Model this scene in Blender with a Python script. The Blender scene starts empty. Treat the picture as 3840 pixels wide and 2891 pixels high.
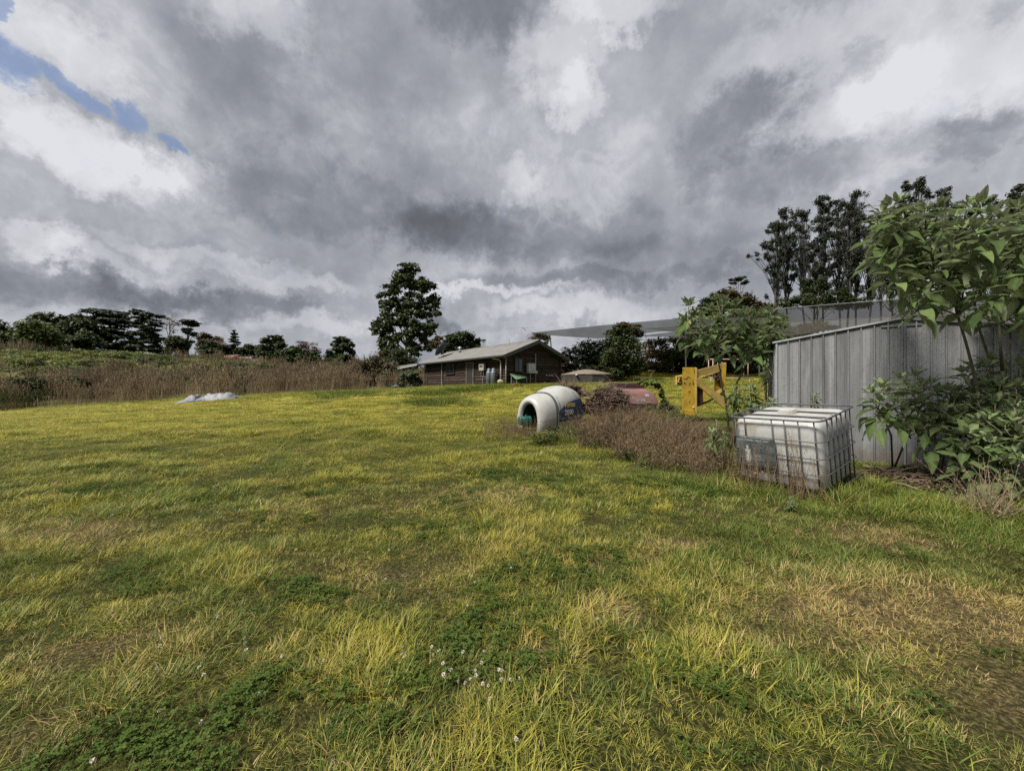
import bpy, math, random
import numpy as np
from mathutils import Vector, Matrix, Euler

# ------------------------------------------------------------------ camera, world, sun, exposure
F = 1450.0; CX = 1920.0; CY = 1445.5; EYE = 1.6      # focal length in pixels of the 3840 px wide photograph
SC = bpy.context.scene
COL = SC.collection
cam_d = bpy.data.cameras.new('camera'); cam_d.sensor_width = 36.0; cam_d.lens = F / 3840 * 36.0
cam_d.clip_start = 0.05; cam_d.clip_end = 6000
cam = bpy.data.objects.new('camera', cam_d); COL.objects.link(cam)
cam.location = (0, 0, EYE); cam.rotation_euler = (math.radians(90), 0, 0)
SC.camera = cam
SC.render.resolution_x = 1024; SC.render.resolution_y = 770
SC.view_settings.view_transform = 'Standard'; SC.view_settings.look = 'None'
SC.view_settings.gamma = 1.0; SC.view_settings.use_curve_mapping = False
EXPO = 2.40
SC.view_settings.exposure = EXPO
SUN_EL, SUN_AZ = math.radians(52), math.radians(-125)    # azimuth from +Y towards +X: high behind the camera's left shoulder, veiled by cloud
sun_d = bpy.data.lights.new('sun', 'SUN'); sun_d.energy = 1.5; sun_d.angle = math.radians(16); sun_d.color = (1.0, 0.95, 0.86)
sun = bpy.data.objects.new('sun', sun_d); COL.objects.link(sun)
sdir = Vector((math.sin(SUN_AZ) * math.cos(SUN_EL), math.cos(SUN_AZ) * math.cos(SUN_EL), math.sin(SUN_EL)))
sun.rotation_euler = sdir.to_track_quat('Z', 'Y').to_euler()
sun.location = (0, 0, 60)
SC.cycles.max_bounces = 6; SC.cycles.diffuse_bounces = 3; SC.cycles.glossy_bounces = 2
SC.cycles.transmission_bounces = 4; SC.cycles.transparent_max_bounces = 10
SC.cycles.use_denoising = False; SC.cycles.caustics_reflective = False; SC.cycles.caustics_refractive = False

def s2l(r, g, b):
    f = lambda c: ((c / 255 + 0.055) / 1.055) ** 2.4 if c > 10 else c / 255 / 12.92
    return (f(r), f(g), f(b), 1.0)

class NT:
    """small helper to write node math as calls"""
    def __init__(self, tree): self.t = tree
    def n(self, typ, **kw):
        nd = self.t.nodes.new(typ)
        for k, v in kw.items(): setattr(nd, k, v)
        return nd
    def set(self, sock, v):
        if isinstance(v, bpy.types.NodeSocket): self.t.links.new(v, sock)
        elif v is not None: sock.default_value = v
    def m(self, op, a, b=None, c=None, clamp=False):
        nd = self.n('ShaderNodeMath', operation=op); nd.use_clamp = clamp
        self.set(nd.inputs[0], a); self.set(nd.inputs[1], b)
        if c is not None: self.set(nd.inputs[2], c)
        return nd.outputs[0]
    def mix(self, f, a, b):
        nd = self.n('ShaderNodeMix', data_type='RGBA'); nd.clamp_factor = True
        self.set(nd.inputs[0], f); self.set(nd.inputs[6], a); self.set(nd.inputs[7], b)
        return nd.outputs[2]
    def ss(self, v, lo, hi):
        nd = self.n('ShaderNodeMapRange', interpolation_type='SMOOTHSTEP')
        self.set(nd.inputs[0], v); nd.inputs[1].default_value = lo; nd.inputs[2].default_value = hi
        return nd.outputs[0]
    def noise(self, vec, scale, detail=4, rough=0.55, dist=0.0, out=0):
        nd = self.n('ShaderNodeTexNoise')
        self.set(nd.inputs['Vector'], vec); nd.inputs['Scale'].default_value = scale
        nd.inputs['Detail'].default_value = detail; nd.inputs['Roughness'].default_value = rough
        nd.inputs['Distortion'].default_value = dist
        return nd.outputs[out]
    def xyz(self, x, y, z):
        nd = self.n('ShaderNodeCombineXYZ')
        for s, v in zip(nd.inputs, (x, y, z)): self.set(s, v)
        return nd.outputs[0]

# ---- sky: procedural broken cloud over a Nishita blue
W = bpy.data.worlds.new('World'); SC.world = W; W.use_nodes = True
W.node_tree.nodes.clear(); w = NT(W.node_tree)
out = w.n('ShaderNodeOutputWorld'); bg = w.n('ShaderNodeBackground'); bg.inputs[1].default_value = 0.1
W.node_tree.links.new(bg.outputs[0], out.inputs[0])
sky = w.n('ShaderNodeTexSky', sky_type='NISHITA'); sky.sun_disc = False
sky.sun_elevation = SUN_EL; sky.sun_rotation = SUN_AZ
tc = w.n('ShaderNodeTexCoord'); sep = w.n('ShaderNodeSeparateXYZ'); W.node_tree.links.new(tc.outputs['Generated'], sep.inputs[0])
dx, dy, dz = sep.outputs
den = w.m('ADD', w.m('MAXIMUM', dz, 0.0), 0.22)
pv = w.xyz(w.m('DIVIDE', dx, den), w.m('DIVIDE', dy, den), 0.0)           # cloud deck seen in perspective
n1 = w.noise(pv, 0.9, 9, 0.55, 0.0); n2 = w.noise(pv, 3.2, 6, 0.6, 0.0)
wr = w.n('ShaderNodeSeparateXYZ'); W.node_tree.links.new(w.noise(tc.outputs['Generated'], 4.0, 8, 0.68, 0.0, out=1), wr.inputs[0])
puff = w.noise(tc.outputs['Generated'], 5.0, 10, 0.62, 0.0)
rim = w.noise(tc.outputs['Generated'], 11.0, 8, 0.6, 0.6)
az = w.m('ADD', w.m('ARCTAN2', dx, dy), w.m('MULTIPLY', w.m('SUBTRACT', wr.outputs[0], 0.5), 0.42))
el = w.m('ADD', w.m('ARCSINE', dz), w.m('MULTIPLY', w.m('SUBTRACT', wr.outputs[1], 0.5), 0.30))
def dirof(x, y):      # display pixel (2212 wide picture) -> azimuth, elevation
    u, v = (x - 1106) / 835.0, (832 - y) / 835.0
    return math.atan2(u, 1.0), math.asin(v / math.sqrt(1 + u * u + v * v))
az0 = w.m('ADD', w.m('ARCTAN2', dx, dy), w.m('MULTIPLY', w.m('SUBTRACT', w.noise(tc.outputs['Generated'], 6.0, 3, 0.5), 0.5), 0.10)); el0 = w.m('ADD', w.m('ARCSINE', dz), w.m('MULTIPLY', w.m('SUBTRACT', w.noise(pv, 6.0, 3, 0.5), 0.5), 0.08))
def blob(x, y, rx, ry, rot=0.0, az=az, el=el):
    a0, e0 = dirof(x, y); a1, _ = dirof(x + rx, y); a2, _ = dirof(x - rx, y)
    _, e1 = dirof(x, y - ry); _, e2 = dirof(x, y + ry)
    ra, re = (a1 - a2) / 2, (e1 - e2) / 2
    A = w.m('SUBTRACT', az, a0); E = w.m('SUBTRACT', el, e0)
    if rot:
        c, s = math.cos(rot), math.sin(rot)
        A, E = (w.m('ADD', w.m('MULTIPLY', A, c), w.m('MULTIPLY', E, s)), w.m('SUBTRACT', w.m('MULTIPLY', E, c), w.m('MULTIPLY', A, s)))
    A = w.m('DIVIDE', A, ra); E = w.m('DIVIDE', E, re)
    d = w.m('ADD', w.m('MULTIPLY', A, A), w.m('MULTIPLY', E, E))
    return w.ss(d, 1.6, 0.0)
FEAT = [  # x, y, rx, ry, delta, tilt
    (100, 60, 190, 70, .13, 0), (330, 120, 130, 90, .05, 0), (150, 300, 240, 85, .26, -.2), (340, 350, 110, 50, .12, 0), (560, 60, 110, 70, .12, 0),
    (520, 230, 230, 150, -.07, 0), (800, 170, 200, 110, -.04, 0), (1050, 45, 150, 95, -.15, 0), (740, 330, 260, 110, -.05, 0), (800, 450, 420, 70, -.13, -.05),
    (1150, 500, 330, 60, -.15, 0), (1400, 540, 200, 50, -.10, 0), (1190, 130, 90, 110, .17, 0), (1310, 45, 130, 50, .18, 0), (1240, 215, 60, 60, .16, 0),
    (1130, 370, 50, 50, .10, 0), (1340, 200, 120, 120, .05, 0), (1780, 80, 300, 90, .13, 0), (2030, 150, 260, 120, .19, 0), (1800, 230, 150, 80, .14, 0),
    (1590, 300, 110, 95, -.14, .2), (1650, 380, 150, 60, -.10, 0), (2090, 295, 150, 65, -.18, 0), (1840, 130, 60, 40, -.08, 0), (1950, 360, 200, 30, .06, 0),
    (60, 500, 170, 35, .13, 0), (200, 545, 200, 26, .08, 0), (200, 615, 320, 50, -.17, 0), (470, 545, 190, 24, .10, 0), (620, 600, 180, 22, .12, 0), (480, 650, 250, 32, -.13, 0),
    (700, 705, 150, 30, .12, 0), (1050, 628, 200, 14, .14, 0), (1260, 672, 230, 28, .14, 0), (1300, 600, 330, 26, -.13, 0), (970, 685, 40, 22, -.18, 0), (1650, 560, 150, 60, -.04, 0)]
tone = w.m('ADD', 0.68, w.m('MULTIPLY', w.m('SUBTRACT', n1, 0.5), 0.22))
tone = w.m('ADD', tone, w.m('MULTIPLY', w.m('SUBTRACT', n2, 0.5), 0.07))
tone = w.m('ADD', tone, w.m('MULTIPLY', w.m('SUBTRACT', puff, 0.5), 0.34))
rdg = w.m('SUBTRACT', 1.0, w.m('MULTIPLY', w.m('ABSOLUTE', w.m('SUBTRACT', rim, 0.5)), 9.0))       # bright ragged cloud rims
tone = w.m('ADD', tone, w.m('MULTIPLY', w.m('MAXIMUM', rdg, 0.0), w.m('MULTIPLY', w.ss(puff, 0.42, 0.62), 0.05)))
for (x, y, rx, ry, dlt, rot) in FEAT:
    if dlt: tone = w.m('MULTIPLY_ADD', blob(x, y, rx, ry, rot), dlt * (1.0 if dlt > 0 else .85), tone)
tone = w.m('ADD', tone, w.m('MULTIPLY', w.ss(dz, 0.72, 1.0), 0.22))       # overcast deck is brightest overhead
tone = w.m('MINIMUM', w.m('MAXIMUM', tone, 0.40), 0.94)
tone = w.m('SUBTRACT', tone, w.m('MULTIPLY', w.m('MAXIMUM', w.m('SUBTRACT', tone, 0.80), 0.0), 0.35))
lin = w.m('POWER', tone, 2.25)
cool = w.mix(w.ss(tone, 0.42, 0.9), (0.895, 0.96, 1.095, 1), (0.965, 0.985, 1.04, 1))
cl = w.n('ShaderNodeVectorMath', operation='SCALE'); W.node_tree.links.new(cool, cl.inputs[0])
w.set(cl.inputs[3], w.m('MULTIPLY', lin, 10.0 / (2 ** EXPO)))
az1 = w.m('ADD', w.m('MULTIPLY', az, .6), w.m('MULTIPLY', az0, .4)); el1 = w.m('ADD', w.m('MULTIPLY', el, .5), w.m('MULTIPLY', el0, .5)); blue = None
for (x, y, rx, ry, rot) in [(15, 125, 85, 50, 0), (150, 178, 105, 20, -.35), (285, 238, 50, 34, -.3), (365, 296, 34, 12, -.5), (18, 12, 34, 26, 0)]:
    b = blob(x, y, rx * 1.1, ry * 1.15, rot, az1, el1); blue = b if blue is None else w.m('MAXIMUM', blue, b)
blue = w.ss(w.m('ADD', blue, w.m('MULTIPLY', w.m('SUBTRACT', w.noise(tc.outputs['Generated'], 14.0, 7, 0.65), 0.5), 1.6)), 0.12, 1.0)
skc = w.n('ShaderNodeVectorMath', operation='MULTIPLY'); W.node_tree.links.new(sky.outputs[0], skc.inputs[0]); skc.inputs[1].default_value = (0.20, 0.215, 0.245)
res = w.mix(w.m('MULTIPLY', blue, 0.66), cl.outputs[0], skc.outputs[0])
W.node_tree.links.new(res, bg.inputs[0])
W.cycles.sampling_method = 'MANUAL'; W.cycles.sample_map_resolution = 512

# ------------------------------------------------------------------ helpers
rnd = random.Random(7); RG = np.random.default_rng(11)
def D(x, y, Z): return Vector(((x - 1106) / 835.0 * Z, Z, EYE - (y - 832) / 835.0 * Z))       # display px (2212 wide) at depth Z
def PS(x, y, Z): return Vector(((x - CX) / F * Z, Z, EYE - (y - CY) / F * Z))                 # source px (3840 wide) at depth Z

def tag(o, label=None, cat=None, group=None, kind=None):
    if label: o['label'] = label
    if cat: o['category'] = cat
    if group: o['group'] = group
    if kind: o['kind'] = kind
    return o
def root(name, loc, label, cat, group=None, rz=0.0):
    o = bpy.data.objects.new(name, None); COL.objects.link(o); o.location = loc; o.rotation_euler = (0, 0, rz)
    o.empty_display_size = 0.1
    return tag(o, label, cat, group)
def link(name, me, mat=None, parent=None):
    o = bpy.data.objects.new(name, me); COL.objects.link(o)
    if mat is not None and not me.materials: me.materials.append(mat)
    if parent is not None: o.parent = parent
    return o
UP = Vector((0, 0, 1))
class MB:
    """collects simple solids in WORLD coordinates; build() links them as one mesh object, kept in place under its parent"""
    def __init__(s): s.v = []; s.f = []
    def add(s, vs, fs):
        k = len(s.v); s.v += [tuple(v) for v in vs]; s.f += [tuple(i + k for i in f) for f in fs]; return s
    def hexa(s, p):     # 8 points: bottom 4 ccw, top 4
        return s.add(p, [(0, 3, 2, 1), (4, 5, 6, 7), (0, 1, 5, 4), (1, 2, 6, 5), (2, 3, 7, 6), (3, 0, 4, 7)])
    def box(s, o, ex, ey, ez):    # origin corner and three edge vectors
        o, ex, ey, ez = map(Vector, (o, ex, ey, ez))
        return s.hexa([o, o + ex, o + ex + ey, o + ey, o + ez, o + ex + ez, o + ex + ey + ez, o + ey + ez])
    def cbox(s, c, ex, ey, ez):
        c, ex, ey, ez = map(Vector, (c, ex, ey, ez)); return s.box(c - (ex + ey + ez) / 2, ex, ey, ez)
    def tube(s, pts, rad, n=8, caps=True):
        pts = [Vector(p) for p in pts]
        if not hasattr(rad, '__len__'): rad = [rad] * len(pts)
        k = len(s.v); T0 = None
        for i, p in enumerate(pts):
            t = (pts[min(i + 1, len(pts) - 1)] - pts[max(i - 1, 0)]).normalized()
            if T0 is None:
                a = t.cross(UP if abs(t.z) < 0.9 else Vector((1, 0, 0))).normalized()
            else:
                a = (T0 - t * T0.dot(t)).normalized()
            T0 = a; b = t.cross(a)
            for j in range(n):
                an = 2 * math.pi * j / n
                s.v.append(tuple(p + (a * math.cos(an) + b * math.sin(an)) * rad[i]))
        for i in range(len(pts) - 1):
            for j in range(n):
                q = (j + 1) % n
                s.f.append((k + i * n + j, k + i * n + q, k + (i + 1) * n + q, k + (i + 1) * n + j))
        if caps:
            s.f.append(tuple(k + j for j in range(n))[::-1]); s.f.append(tuple(k + (len(pts) - 1) * n + j for j in range(n)))
        return s
    def lathe(s, c, prof, n=24, ax=None):
        c = Vector(c); k = len(s.v)
        for (r, z) in prof:
            for j in range(n):
                a = 2 * math.pi * j / n; s.v.append((c.x + r * math.cos(a), c.y + r * math.sin(a), c.z + z))
        for i in range(len(prof) - 1):
            for j in range(n):
                q = (j + 1) % n; s.f.append((k + i * n + j, k + i * n + q, k + (i + 1) * n + q, k + (i + 1) * n + j))
        return s
    def grid(s, P):       # P[i][j] points
        k = len(s.v); R, C = len(P), len(P[0])
        for row in P: s.v += [tuple(p) for p in row]
        for i in range(R - 1):
            for j in range(C - 1): s.f.append((k + i * C + j, k + i * C + j + 1, k + (i + 1) * C + j + 1, k + (i + 1) * C + j))
        return s
    def build(s, name, mat, parent=None, smooth=False, bevel=0.0, label=None, kind=None):
        off = Vector((0, 0, 0)); rot = None
        vs = s.v
        if parent is not None:
            M = parent_world(parent).inverted(); vs = [tuple(M @ Vector(v)) for v in s.v]
        me = bpy.data.meshes.new(name); me.from_pydata(vs, [], s.f); me.update()
        if smooth: me.shade_smooth()
        o = link(name, me, mat, parent)
        if bevel:
            b = o.modifiers.new('bevel', 'BEVEL'); b.width = bevel; b.segments = 2; b.limit_method = 'ANGLE'
        if label: o['label'] = label
        if kind: o['kind'] = kind
        return o
def parent_world(o):
    M = Matrix.LocRotScale(o.location, o.rotation_euler, o.scale)
    return parent_world(o.parent) @ M if o.parent else M

# ---- vectorised value noise used for terrain and for the turf's patches
def _h(ix, iy, s):
    n = (ix * 374761393 + iy * 668265263 + s * 1442695041) & 0x7fffffff
    n = ((n ^ (n >> 13)) * 1274126177) & 0x7fffffff
    return ((n ^ (n >> 16)) & 0xffff) / 65535.0
def vn(x, y, s=0):
    x = np.asarray(x, float); y = np.asarray(y, float)
    ix = np.floor(x).astype(np.int64); iy = np.floor(y).astype(np.int64); fx = x - ix; fy = y - iy
    fx = fx * fx * (3 - 2 * fx); fy = fy * fy * (3 - 2 * fy)
    a = _h(ix, iy, s); b = _h(ix + 1, iy, s); c = _h(ix, iy + 1, s); d = _h(ix + 1, iy + 1, s)
    return (a * (1 - fx) + b * fx) * (1 - fy) + (c * (1 - fx) + d * fx) * fy
def fbm(x, y, s=0, o=4):
    v = 0; a = 0.5; t = 0
    for i in range(o): v = v + a * vn(x, y, s + i * 17); t += a; x = x * 2.03 + 5.1; y = y * 2.03 + 1.7; a *= 0.5
    return v / t
def sst(x, a, b):
    t = np.clip((np.asarray(x, float) - a) / (b - a), 0, 1); return t * t * (3 - 2 * t)
def edge_y(x):          # where the mown field ends and the rough bank starts
    return np.interp(x, [-90, -60, -35, -24, -15, -11, -6, 2, 20], [16, 20, 26.5, 32, 36.5, 39, 52, 60, 60])
def gh(x, y):
    x = np.asarray(x, float); y = np.asarray(y, float)
    g = np.interp(y, [-50, 3, 6, 8, 11, 16, 22, 32, 40, 50, 70, 100, 400], [0, 0, .03, .09, .29, .62, 1.05, 1.70, 1.86, 2.1, 2.6, 3.2, 4.0])
    tilt = np.clip(x, -55, 0) * 0.045 * sst(y, 4, 28)
    right = sst(x, -3, 12) * np.interp(y, [0, 38, 50, 80, 120], [0, 0, 1.25, 1.7, 1.9])
    s = np.clip((y - edge_y(x)) / 42.0, 0, 1); s = s * (1.5 - 0.5 * s)
    A = np.interp(x, [-80, -62, -50, -42, -36, -12, 0, 30], [6.6, 6.2, 4.8, 3.6, 3.2, 1.8, .8, .6])
    bump = (fbm(x * 0.9, y * 0.9, 3) - .5) * 0.10 * sst(y, 1, 4) + (fbm(x * .2, y * .2, 9) - .5) * 0.25 * sst(y, 8, 25) * sst(-x, 2, 12)
    return g + tilt + right + A * s + bump
def gz(x, y): return float(gh(x, y))

# ------------------------------------------------------------------ materials
MATS = {}
def newmat(name):
    m = bpy.data.materials.new(name); m.use_nodes = True; m.node_tree.nodes.clear(); t = NT(m.node_tree)
    o = t.n('ShaderNodeOutputMaterial'); return m, t, o
def solid(name, col, rough=0.7, dirt=0.25, dcol=None, scale=3.0, metal=0.0, bump=0.0, bscale=40.0, spec=0.4, streak=False, splash=0.0):
    """painted / raw surface with blotchy dirt and fine relief"""
    if name in MATS: return MATS[name]
    m, t, o = newmat(name); p = t.n('ShaderNodeBsdfPrincipled')
    co = t.n('ShaderNodeTexCoord').outputs['Object']
    if streak:
        mp = t.n('ShaderNodeMapping'); t.set(mp.inputs[0], co); mp.inputs[3].default_value = (1, 1, 0.12); cv = mp.outputs[0]
    else: cv = co
    n = t.noise(cv, scale, 8, 0.62, 0.4); f = t.ss(n, 0.42, 0.72)
    dc = dcol or tuple(c * 0.45 for c in col[:3]) + (1,)
    n3 = t.noise(co, scale * 9, 4, 0.6)
    c1 = t.mix(t.m('MULTIPLY', f, dirt * 2.2), col, dc)
    c2 = t.mix(t.m('MULTIPLY', t.ss(n3, 0.45, 0.8), dirt), c1, dc)
    if splash:      # mud splashed up from the ground, reaching unevenly to about `splash` metres
        sz_ = t.n('ShaderNodeSeparateXYZ'); t.t.links.new(co, sz_.inputs[0]); hz_ = t.m('ADD', sz_.outputs[2], t.m('MULTIPLY', t.m('SUBTRACT', t.noise(co, 5.0, 7, .7), .5), splash * 1.6))
        c2 = t.mix(t.m('MULTIPLY', t.ss(hz_, splash, 0.0), .75), c2, (.10, .078, .058, 1))
    t.set(p.inputs['Base Color'], c2); p.inputs['Roughness'].default_value = rough; p.inputs['Metallic'].default_value = metal
    p.inputs['Specular IOR Level'].default_value = spec
    if bump:
        b = t.n('ShaderNodeBump'); b.inputs['Strength'].default_value = bump; b.inputs['Distance'].default_value = 0.01
        t.set(b.inputs['Height'], t.noise(co, bscale, 5, 0.6)); t.t.links.new(b.outputs[0], p.inputs['Normal'])
    t.t.links.new(p.outputs[0], o.inputs[0]); MATS[name] = m; return m
def leafmat(name, ca, cb, back=None, trans=0.35, rough=0.6, spec=0.15, nscale=0.6, fine=0.0):
    """leaves: two tones mixed per leaf and by slow noise; optional paler underside"""
    m, t, o = newmat(name)
    at = t.n('ShaderNodeAttribute', attribute_name='lv'); g = t.n('ShaderNodeNewGeometry')
    oi = t.n('ShaderNodeObjectInfo')
    n = t.noise(g.outputs['Position'], nscale, 3, 0.6)
    f = t.m('ADD', t.m('MULTIPLY', at.outputs['Fac'], 0.7), t.m('MULTIPLY', t.ss(n, 0.35, 0.65), 0.35))
    f = t.m('ADD', f, t.m('MULTIPLY', t.m('SUBTRACT', oi.outputs['Random'], 0.5), 0.25))
    if fine: f = t.m('ADD', f, t.m('MULTIPLY', t.m('SUBTRACT', t.noise(t.n('ShaderNodeTexCoord').outputs['Object'], 38.0, 5, 0.7), 0.5), fine))
    c = t.mix(f, ca, cb)
    if back: c = t.mix(t.m('MULTIPLY', g.outputs['Backfacing'], 0.85), c, back)
    d = t.n('ShaderNodeBsdfPrincipled'); t.set(d.inputs['Base Color'], c); d.inputs['Roughness'].default_value = rough; d.inputs['Specular IOR Level'].default_value = spec
    tr = t.n('ShaderNodeBsdfTranslucent'); t.set(tr.inputs[0], c)
    mx = t.n('ShaderNodeMixShader'); mx.inputs[0].default_value = trans
    t.t.links.new(d.outputs[0], mx.inputs[1]); t.t.links.new(tr.outputs[0], mx.inputs[2]); t.t.links.new(mx.outputs[0], o.inputs[0])
    return m

# ---- turf blades: hue follows the patch it grows in (carried by each tuft) and varies blade by blade
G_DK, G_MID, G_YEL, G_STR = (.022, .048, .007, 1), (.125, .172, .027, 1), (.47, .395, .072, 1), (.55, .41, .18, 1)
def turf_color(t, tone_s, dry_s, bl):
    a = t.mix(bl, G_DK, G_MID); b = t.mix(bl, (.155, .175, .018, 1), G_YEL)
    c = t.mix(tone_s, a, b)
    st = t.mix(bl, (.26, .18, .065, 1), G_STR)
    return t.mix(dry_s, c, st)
def turf_blades():
    m, t, o = newmat('turf_blades')
    bl = t.n('ShaderNodeAttribute', attribute_name='lv').outputs['Fac']
    tn = t.n('ShaderNodeAttribute', attribute_type='INSTANCER', attribute_name='tone').outputs['Fac']
    dr = t.n('ShaderNodeAttribute', attribute_type='INSTANCER', attribute_name='dry').outputs['Fac']
    lw = t.n('ShaderNodeAttribute', attribute_name='lw').outputs['Fac']
    tn = t.m('ADD', tn, t.m('MULTIPLY', t.m('SUBTRACT', lw, 0.5), 0.7), clamp=True)
    # a straw blade here and there everywhere, more in dry places
    db = t.ss(t.m('ADD', dr, t.m('MULTIPLY', t.m('SUBTRACT', t.m('FRACT', t.m('MULTIPLY', lw, 7.0)), 0.5), 0.85)), 0.44, 0.62)
    c = turf_color(t, tn, db, bl)
    d = t.n('ShaderNodeBsdfPrincipled'); t.set(d.inputs['Base Color'], c); d.inputs['Roughness'].default_value = .55; d.inputs['Specular IOR Level'].default_value = .25
    tr = t.n('ShaderNodeBsdfTranslucent'); t.set(tr.inputs[0], c)
    mx = t.n('ShaderNodeMixShader'); mx.inputs[0].default_value = 0.24
    t.t.links.new(d.outputs[0], mx.inputs[1]); t.t.links.new(tr.outputs[0], mx.inputs[2]); t.t.links.new(mx.outputs[0], o.inputs[0])
    return m
M_TURF = turf_blades()
def ground_mat():
    m, t, o = newmat('ground_soil_and_thatch')
    tn = t.n('ShaderNodeAttribute', attribute_name='tone').outputs['Fac']; dr = t.n('ShaderNodeAttribute', attribute_name='dry').outputs['Fac']
    rg = t.n('ShaderNodeAttribute', attribute_name='rough').outputs['Fac']
    pos = t.n('ShaderNodeNewGeometry').outputs['Position']
    n = t.noise(pos, 3.0, 8, 0.7); nf = t.noise(pos, 40.0, 4, 0.7)
    bl = t.ss(t.m('ADD', t.m('MULTIPLY', n, 0.5), t.m('MULTIPLY', nf, 0.5)), 0.35, 0.65)
    c = turf_color(t, tn, dr, bl)
    th = t.mix(t.ss(nf, .40, .75), (.018, .022, .006, 1), (.11, .10, .034, 1)); th = t.mix(t.ss(dr, .15, .6), th, t.mix(t.ss(nf, .40, .72), (.036, .029, .013, 1), (.18, .14, .065, 1)))
    sp = t.n('ShaderNodeSeparateXYZ'); t.t.links.new(pos, sp.inputs[0])
    c = t.mix(t.ss(sp.outputs[1], 5.0, 24.0), th, c)          # near turf is modelled blade by blade over thatch
    rc = t.mix(t.ss(n, .4, .65), (.085, .062, .032, 1), (.10, .12, .035, 1))
    c = t.mix(rg, c, rc)
    p = t.n('ShaderNodeBsdfPrincipled'); t.set(p.inputs['Base Color'], c); p.inputs['Roughness'].default_value = .95; p.inputs['Specular IOR Level'].default_value = .05
    b = t.n('ShaderNodeBump'); b.inputs['Strength'].default_value = .8; b.inputs['Distance'].default_value = .05
    t.set(b.inputs['Height'], nf); t.t.links.new(b.outputs[0], p.inputs['Normal'])
    t.t.links.new(p.outputs[0], o.inputs[0]); return m

# patches of the field: tone 0 green .. 1 yellow, dry 0..1, clover 0..1
DRY = [(2.45, 2.75, 1.15, .62, .78), (3.3, 2.6, .9, .7, .7), (2.6, 1.9, .8, .5, .55), (.72, 2.74, .25, .22, .8), (.3, 2.35, .2, .12, .4), (-2.5, 2.3, .5, .3, .4), (-1.4, 3.4, 1.0, .35, .35), (-1.0, 5.6, 1.4, .5, .45),
       (1.0, 3.5, .5, .35, .4), (-2.7, 5.0, .8, .5, .4), (-4.5, 4.2, 1.2, .4, .35), (3.8, 4.1, .8, .3, .5), (1.7, 3.9, .4, .2, .55), (-14, 24, 9, .8, .45), (-2.2, 1.75, .4, .25, .5)]
CLV = [(.1, 2.9, .42, .3), (-.15, 2.35, .6, .3), (-.55, 2.0, .5, .25), (-1.75, 1.83, .4, .16), (-1.2, 1.95, .35, .15), (.75, 2.25, .5, .25), (1.15, 2.0, .4, .18), (.45, 3.3, .4, .3), (1.25, 2.7, .3, .3), (-1.6, 3.0, .7, .3),
       (-3.0, 3.2, .6, .3), (.9, 1.72, .4, .1), (-.8, 4.3, .7, .4), (-5.8, 5.6, .7, .4), (-2.8, 4.6, .5, .3), (1.9, 1.9, .3, .15), (-.3, 6.8, .9, .5), (2.4, 6.0, 1.0, .5)]
def ell(x, y, L):
    v = 0
    for e in L:
        g = np.exp(-(((x - e[0]) / e[2]) ** 2 + ((y - e[1]) / e[3]) ** 2)); v = np.maximum(v, g * (e[4] if len(e) > 4 else 1))
    return v
def patches(x, y):
    n = fbm(x * .55, y * .75, 21); n2 = fbm(x * 2.1, y * 2.4, 31, 3)
    n3 = fbm(x * 4.5, y * 5.0, 37, 2)
    tone = .08 + .86 * sst(n * .30 + n2 * .42 + n3 * .38, .42, .70)
    tone = np.clip(tone + .35 * sst(y, 7, 14) * sst(26 + x * -.1, y - 4, y + 6), 0, 1)
    tone *= 1 - .65 * sst(y, 30, 36) * sst(x, -30, -8) * (1 - sst(x, 6, 12))
    tone *= 1 - .8 * sst(x - 2.1, 0.0, 1.2) * sst(y, 3.0, 3.8) * (1 - sst(y, 12, 18))
    tone *= 1 - .45 * ell(x, y, [(-6.0, 9.5, 4, 1.2, 1), (-9, 7, 2.5, .8, 1), (-1, 5.0, 1.5, .5, .6)])
    dry = ell(x, y, DRY) * (.5 + n2) + .22 * sst(fbm(x * 1.3 + 9, y * 1.6, 51), .52, .72)
    cl = ell(x, y, CLV) + .75 * sst(fbm(x * 1.1 + 3, y * 1.4, 71), .60, .70) * (1 - sst(y, 8, 14))
    return tone, np.clip(dry, 0, 1), np.clip(cl, 0, 1)
# ------------------------------------------------------------------ ground sheet
def spaced(lo, hi, near0, near1, d, growth=1.07):
    a = list(np.arange(near0, near1 + 1e-6, d)); s = d; v = near0
    left = []
    while v > lo: s *= growth; v -= s; left.append(v)
    s = d; v = near1; right = []
    while v < hi: s *= growth; v += s; right.append(v)
    return np.array(left[::-1] + a + right)
gx = spaced(-2600, 2600, -12, 12, 0.16, 1.055); gy = spaced(-300, 3200, -0.5, 13, 0.16, 1.045)
X, Y = np.meshgrid(gx, gy); Zg = gh(X, Y)
def surface_mesh(name, X, Y, Z):
    R, C = X.shape; V = np.stack([X, Y, Z], -1).reshape(-1, 3)
    i = np.arange(R * C).reshape(R, C); q = np.stack([i[:-1, :-1], i[:-1, 1:], i[1:, 1:], i[1:, :-1]], -1).reshape(-1, 4)
    return raw_mesh(name, V, q)
def raw_mesh(name, V, q, smooth=True, lv=None):
    me = bpy.data.meshes.new(name); k = q.shape[1]
    me.vertices.add(len(V)); me.vertices.foreach_set('co', np.ascontiguousarray(V, np.float32).ravel())
    me.loops.add(q.size); me.loops.foreach_set('vertex_index', np.ascontiguousarray(q, np.int32).ravel())
    me.polygons.add(len(q)); me.polygons.foreach_set('loop_start', np.arange(0, q.size, k, dtype=np.int32)); me.polygons.foreach_set('loop_total', np.full(len(q), k, np.int32))
    me.update(calc_edges=True)
    if smooth: me.shade_smooth()
    if lv is not None:
        a = me.attributes.new('lv', 'FLOAT', 'POINT'); a.data.foreach_set('value', np.ascontiguousarray(lv, np.float32))
    return me
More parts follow.
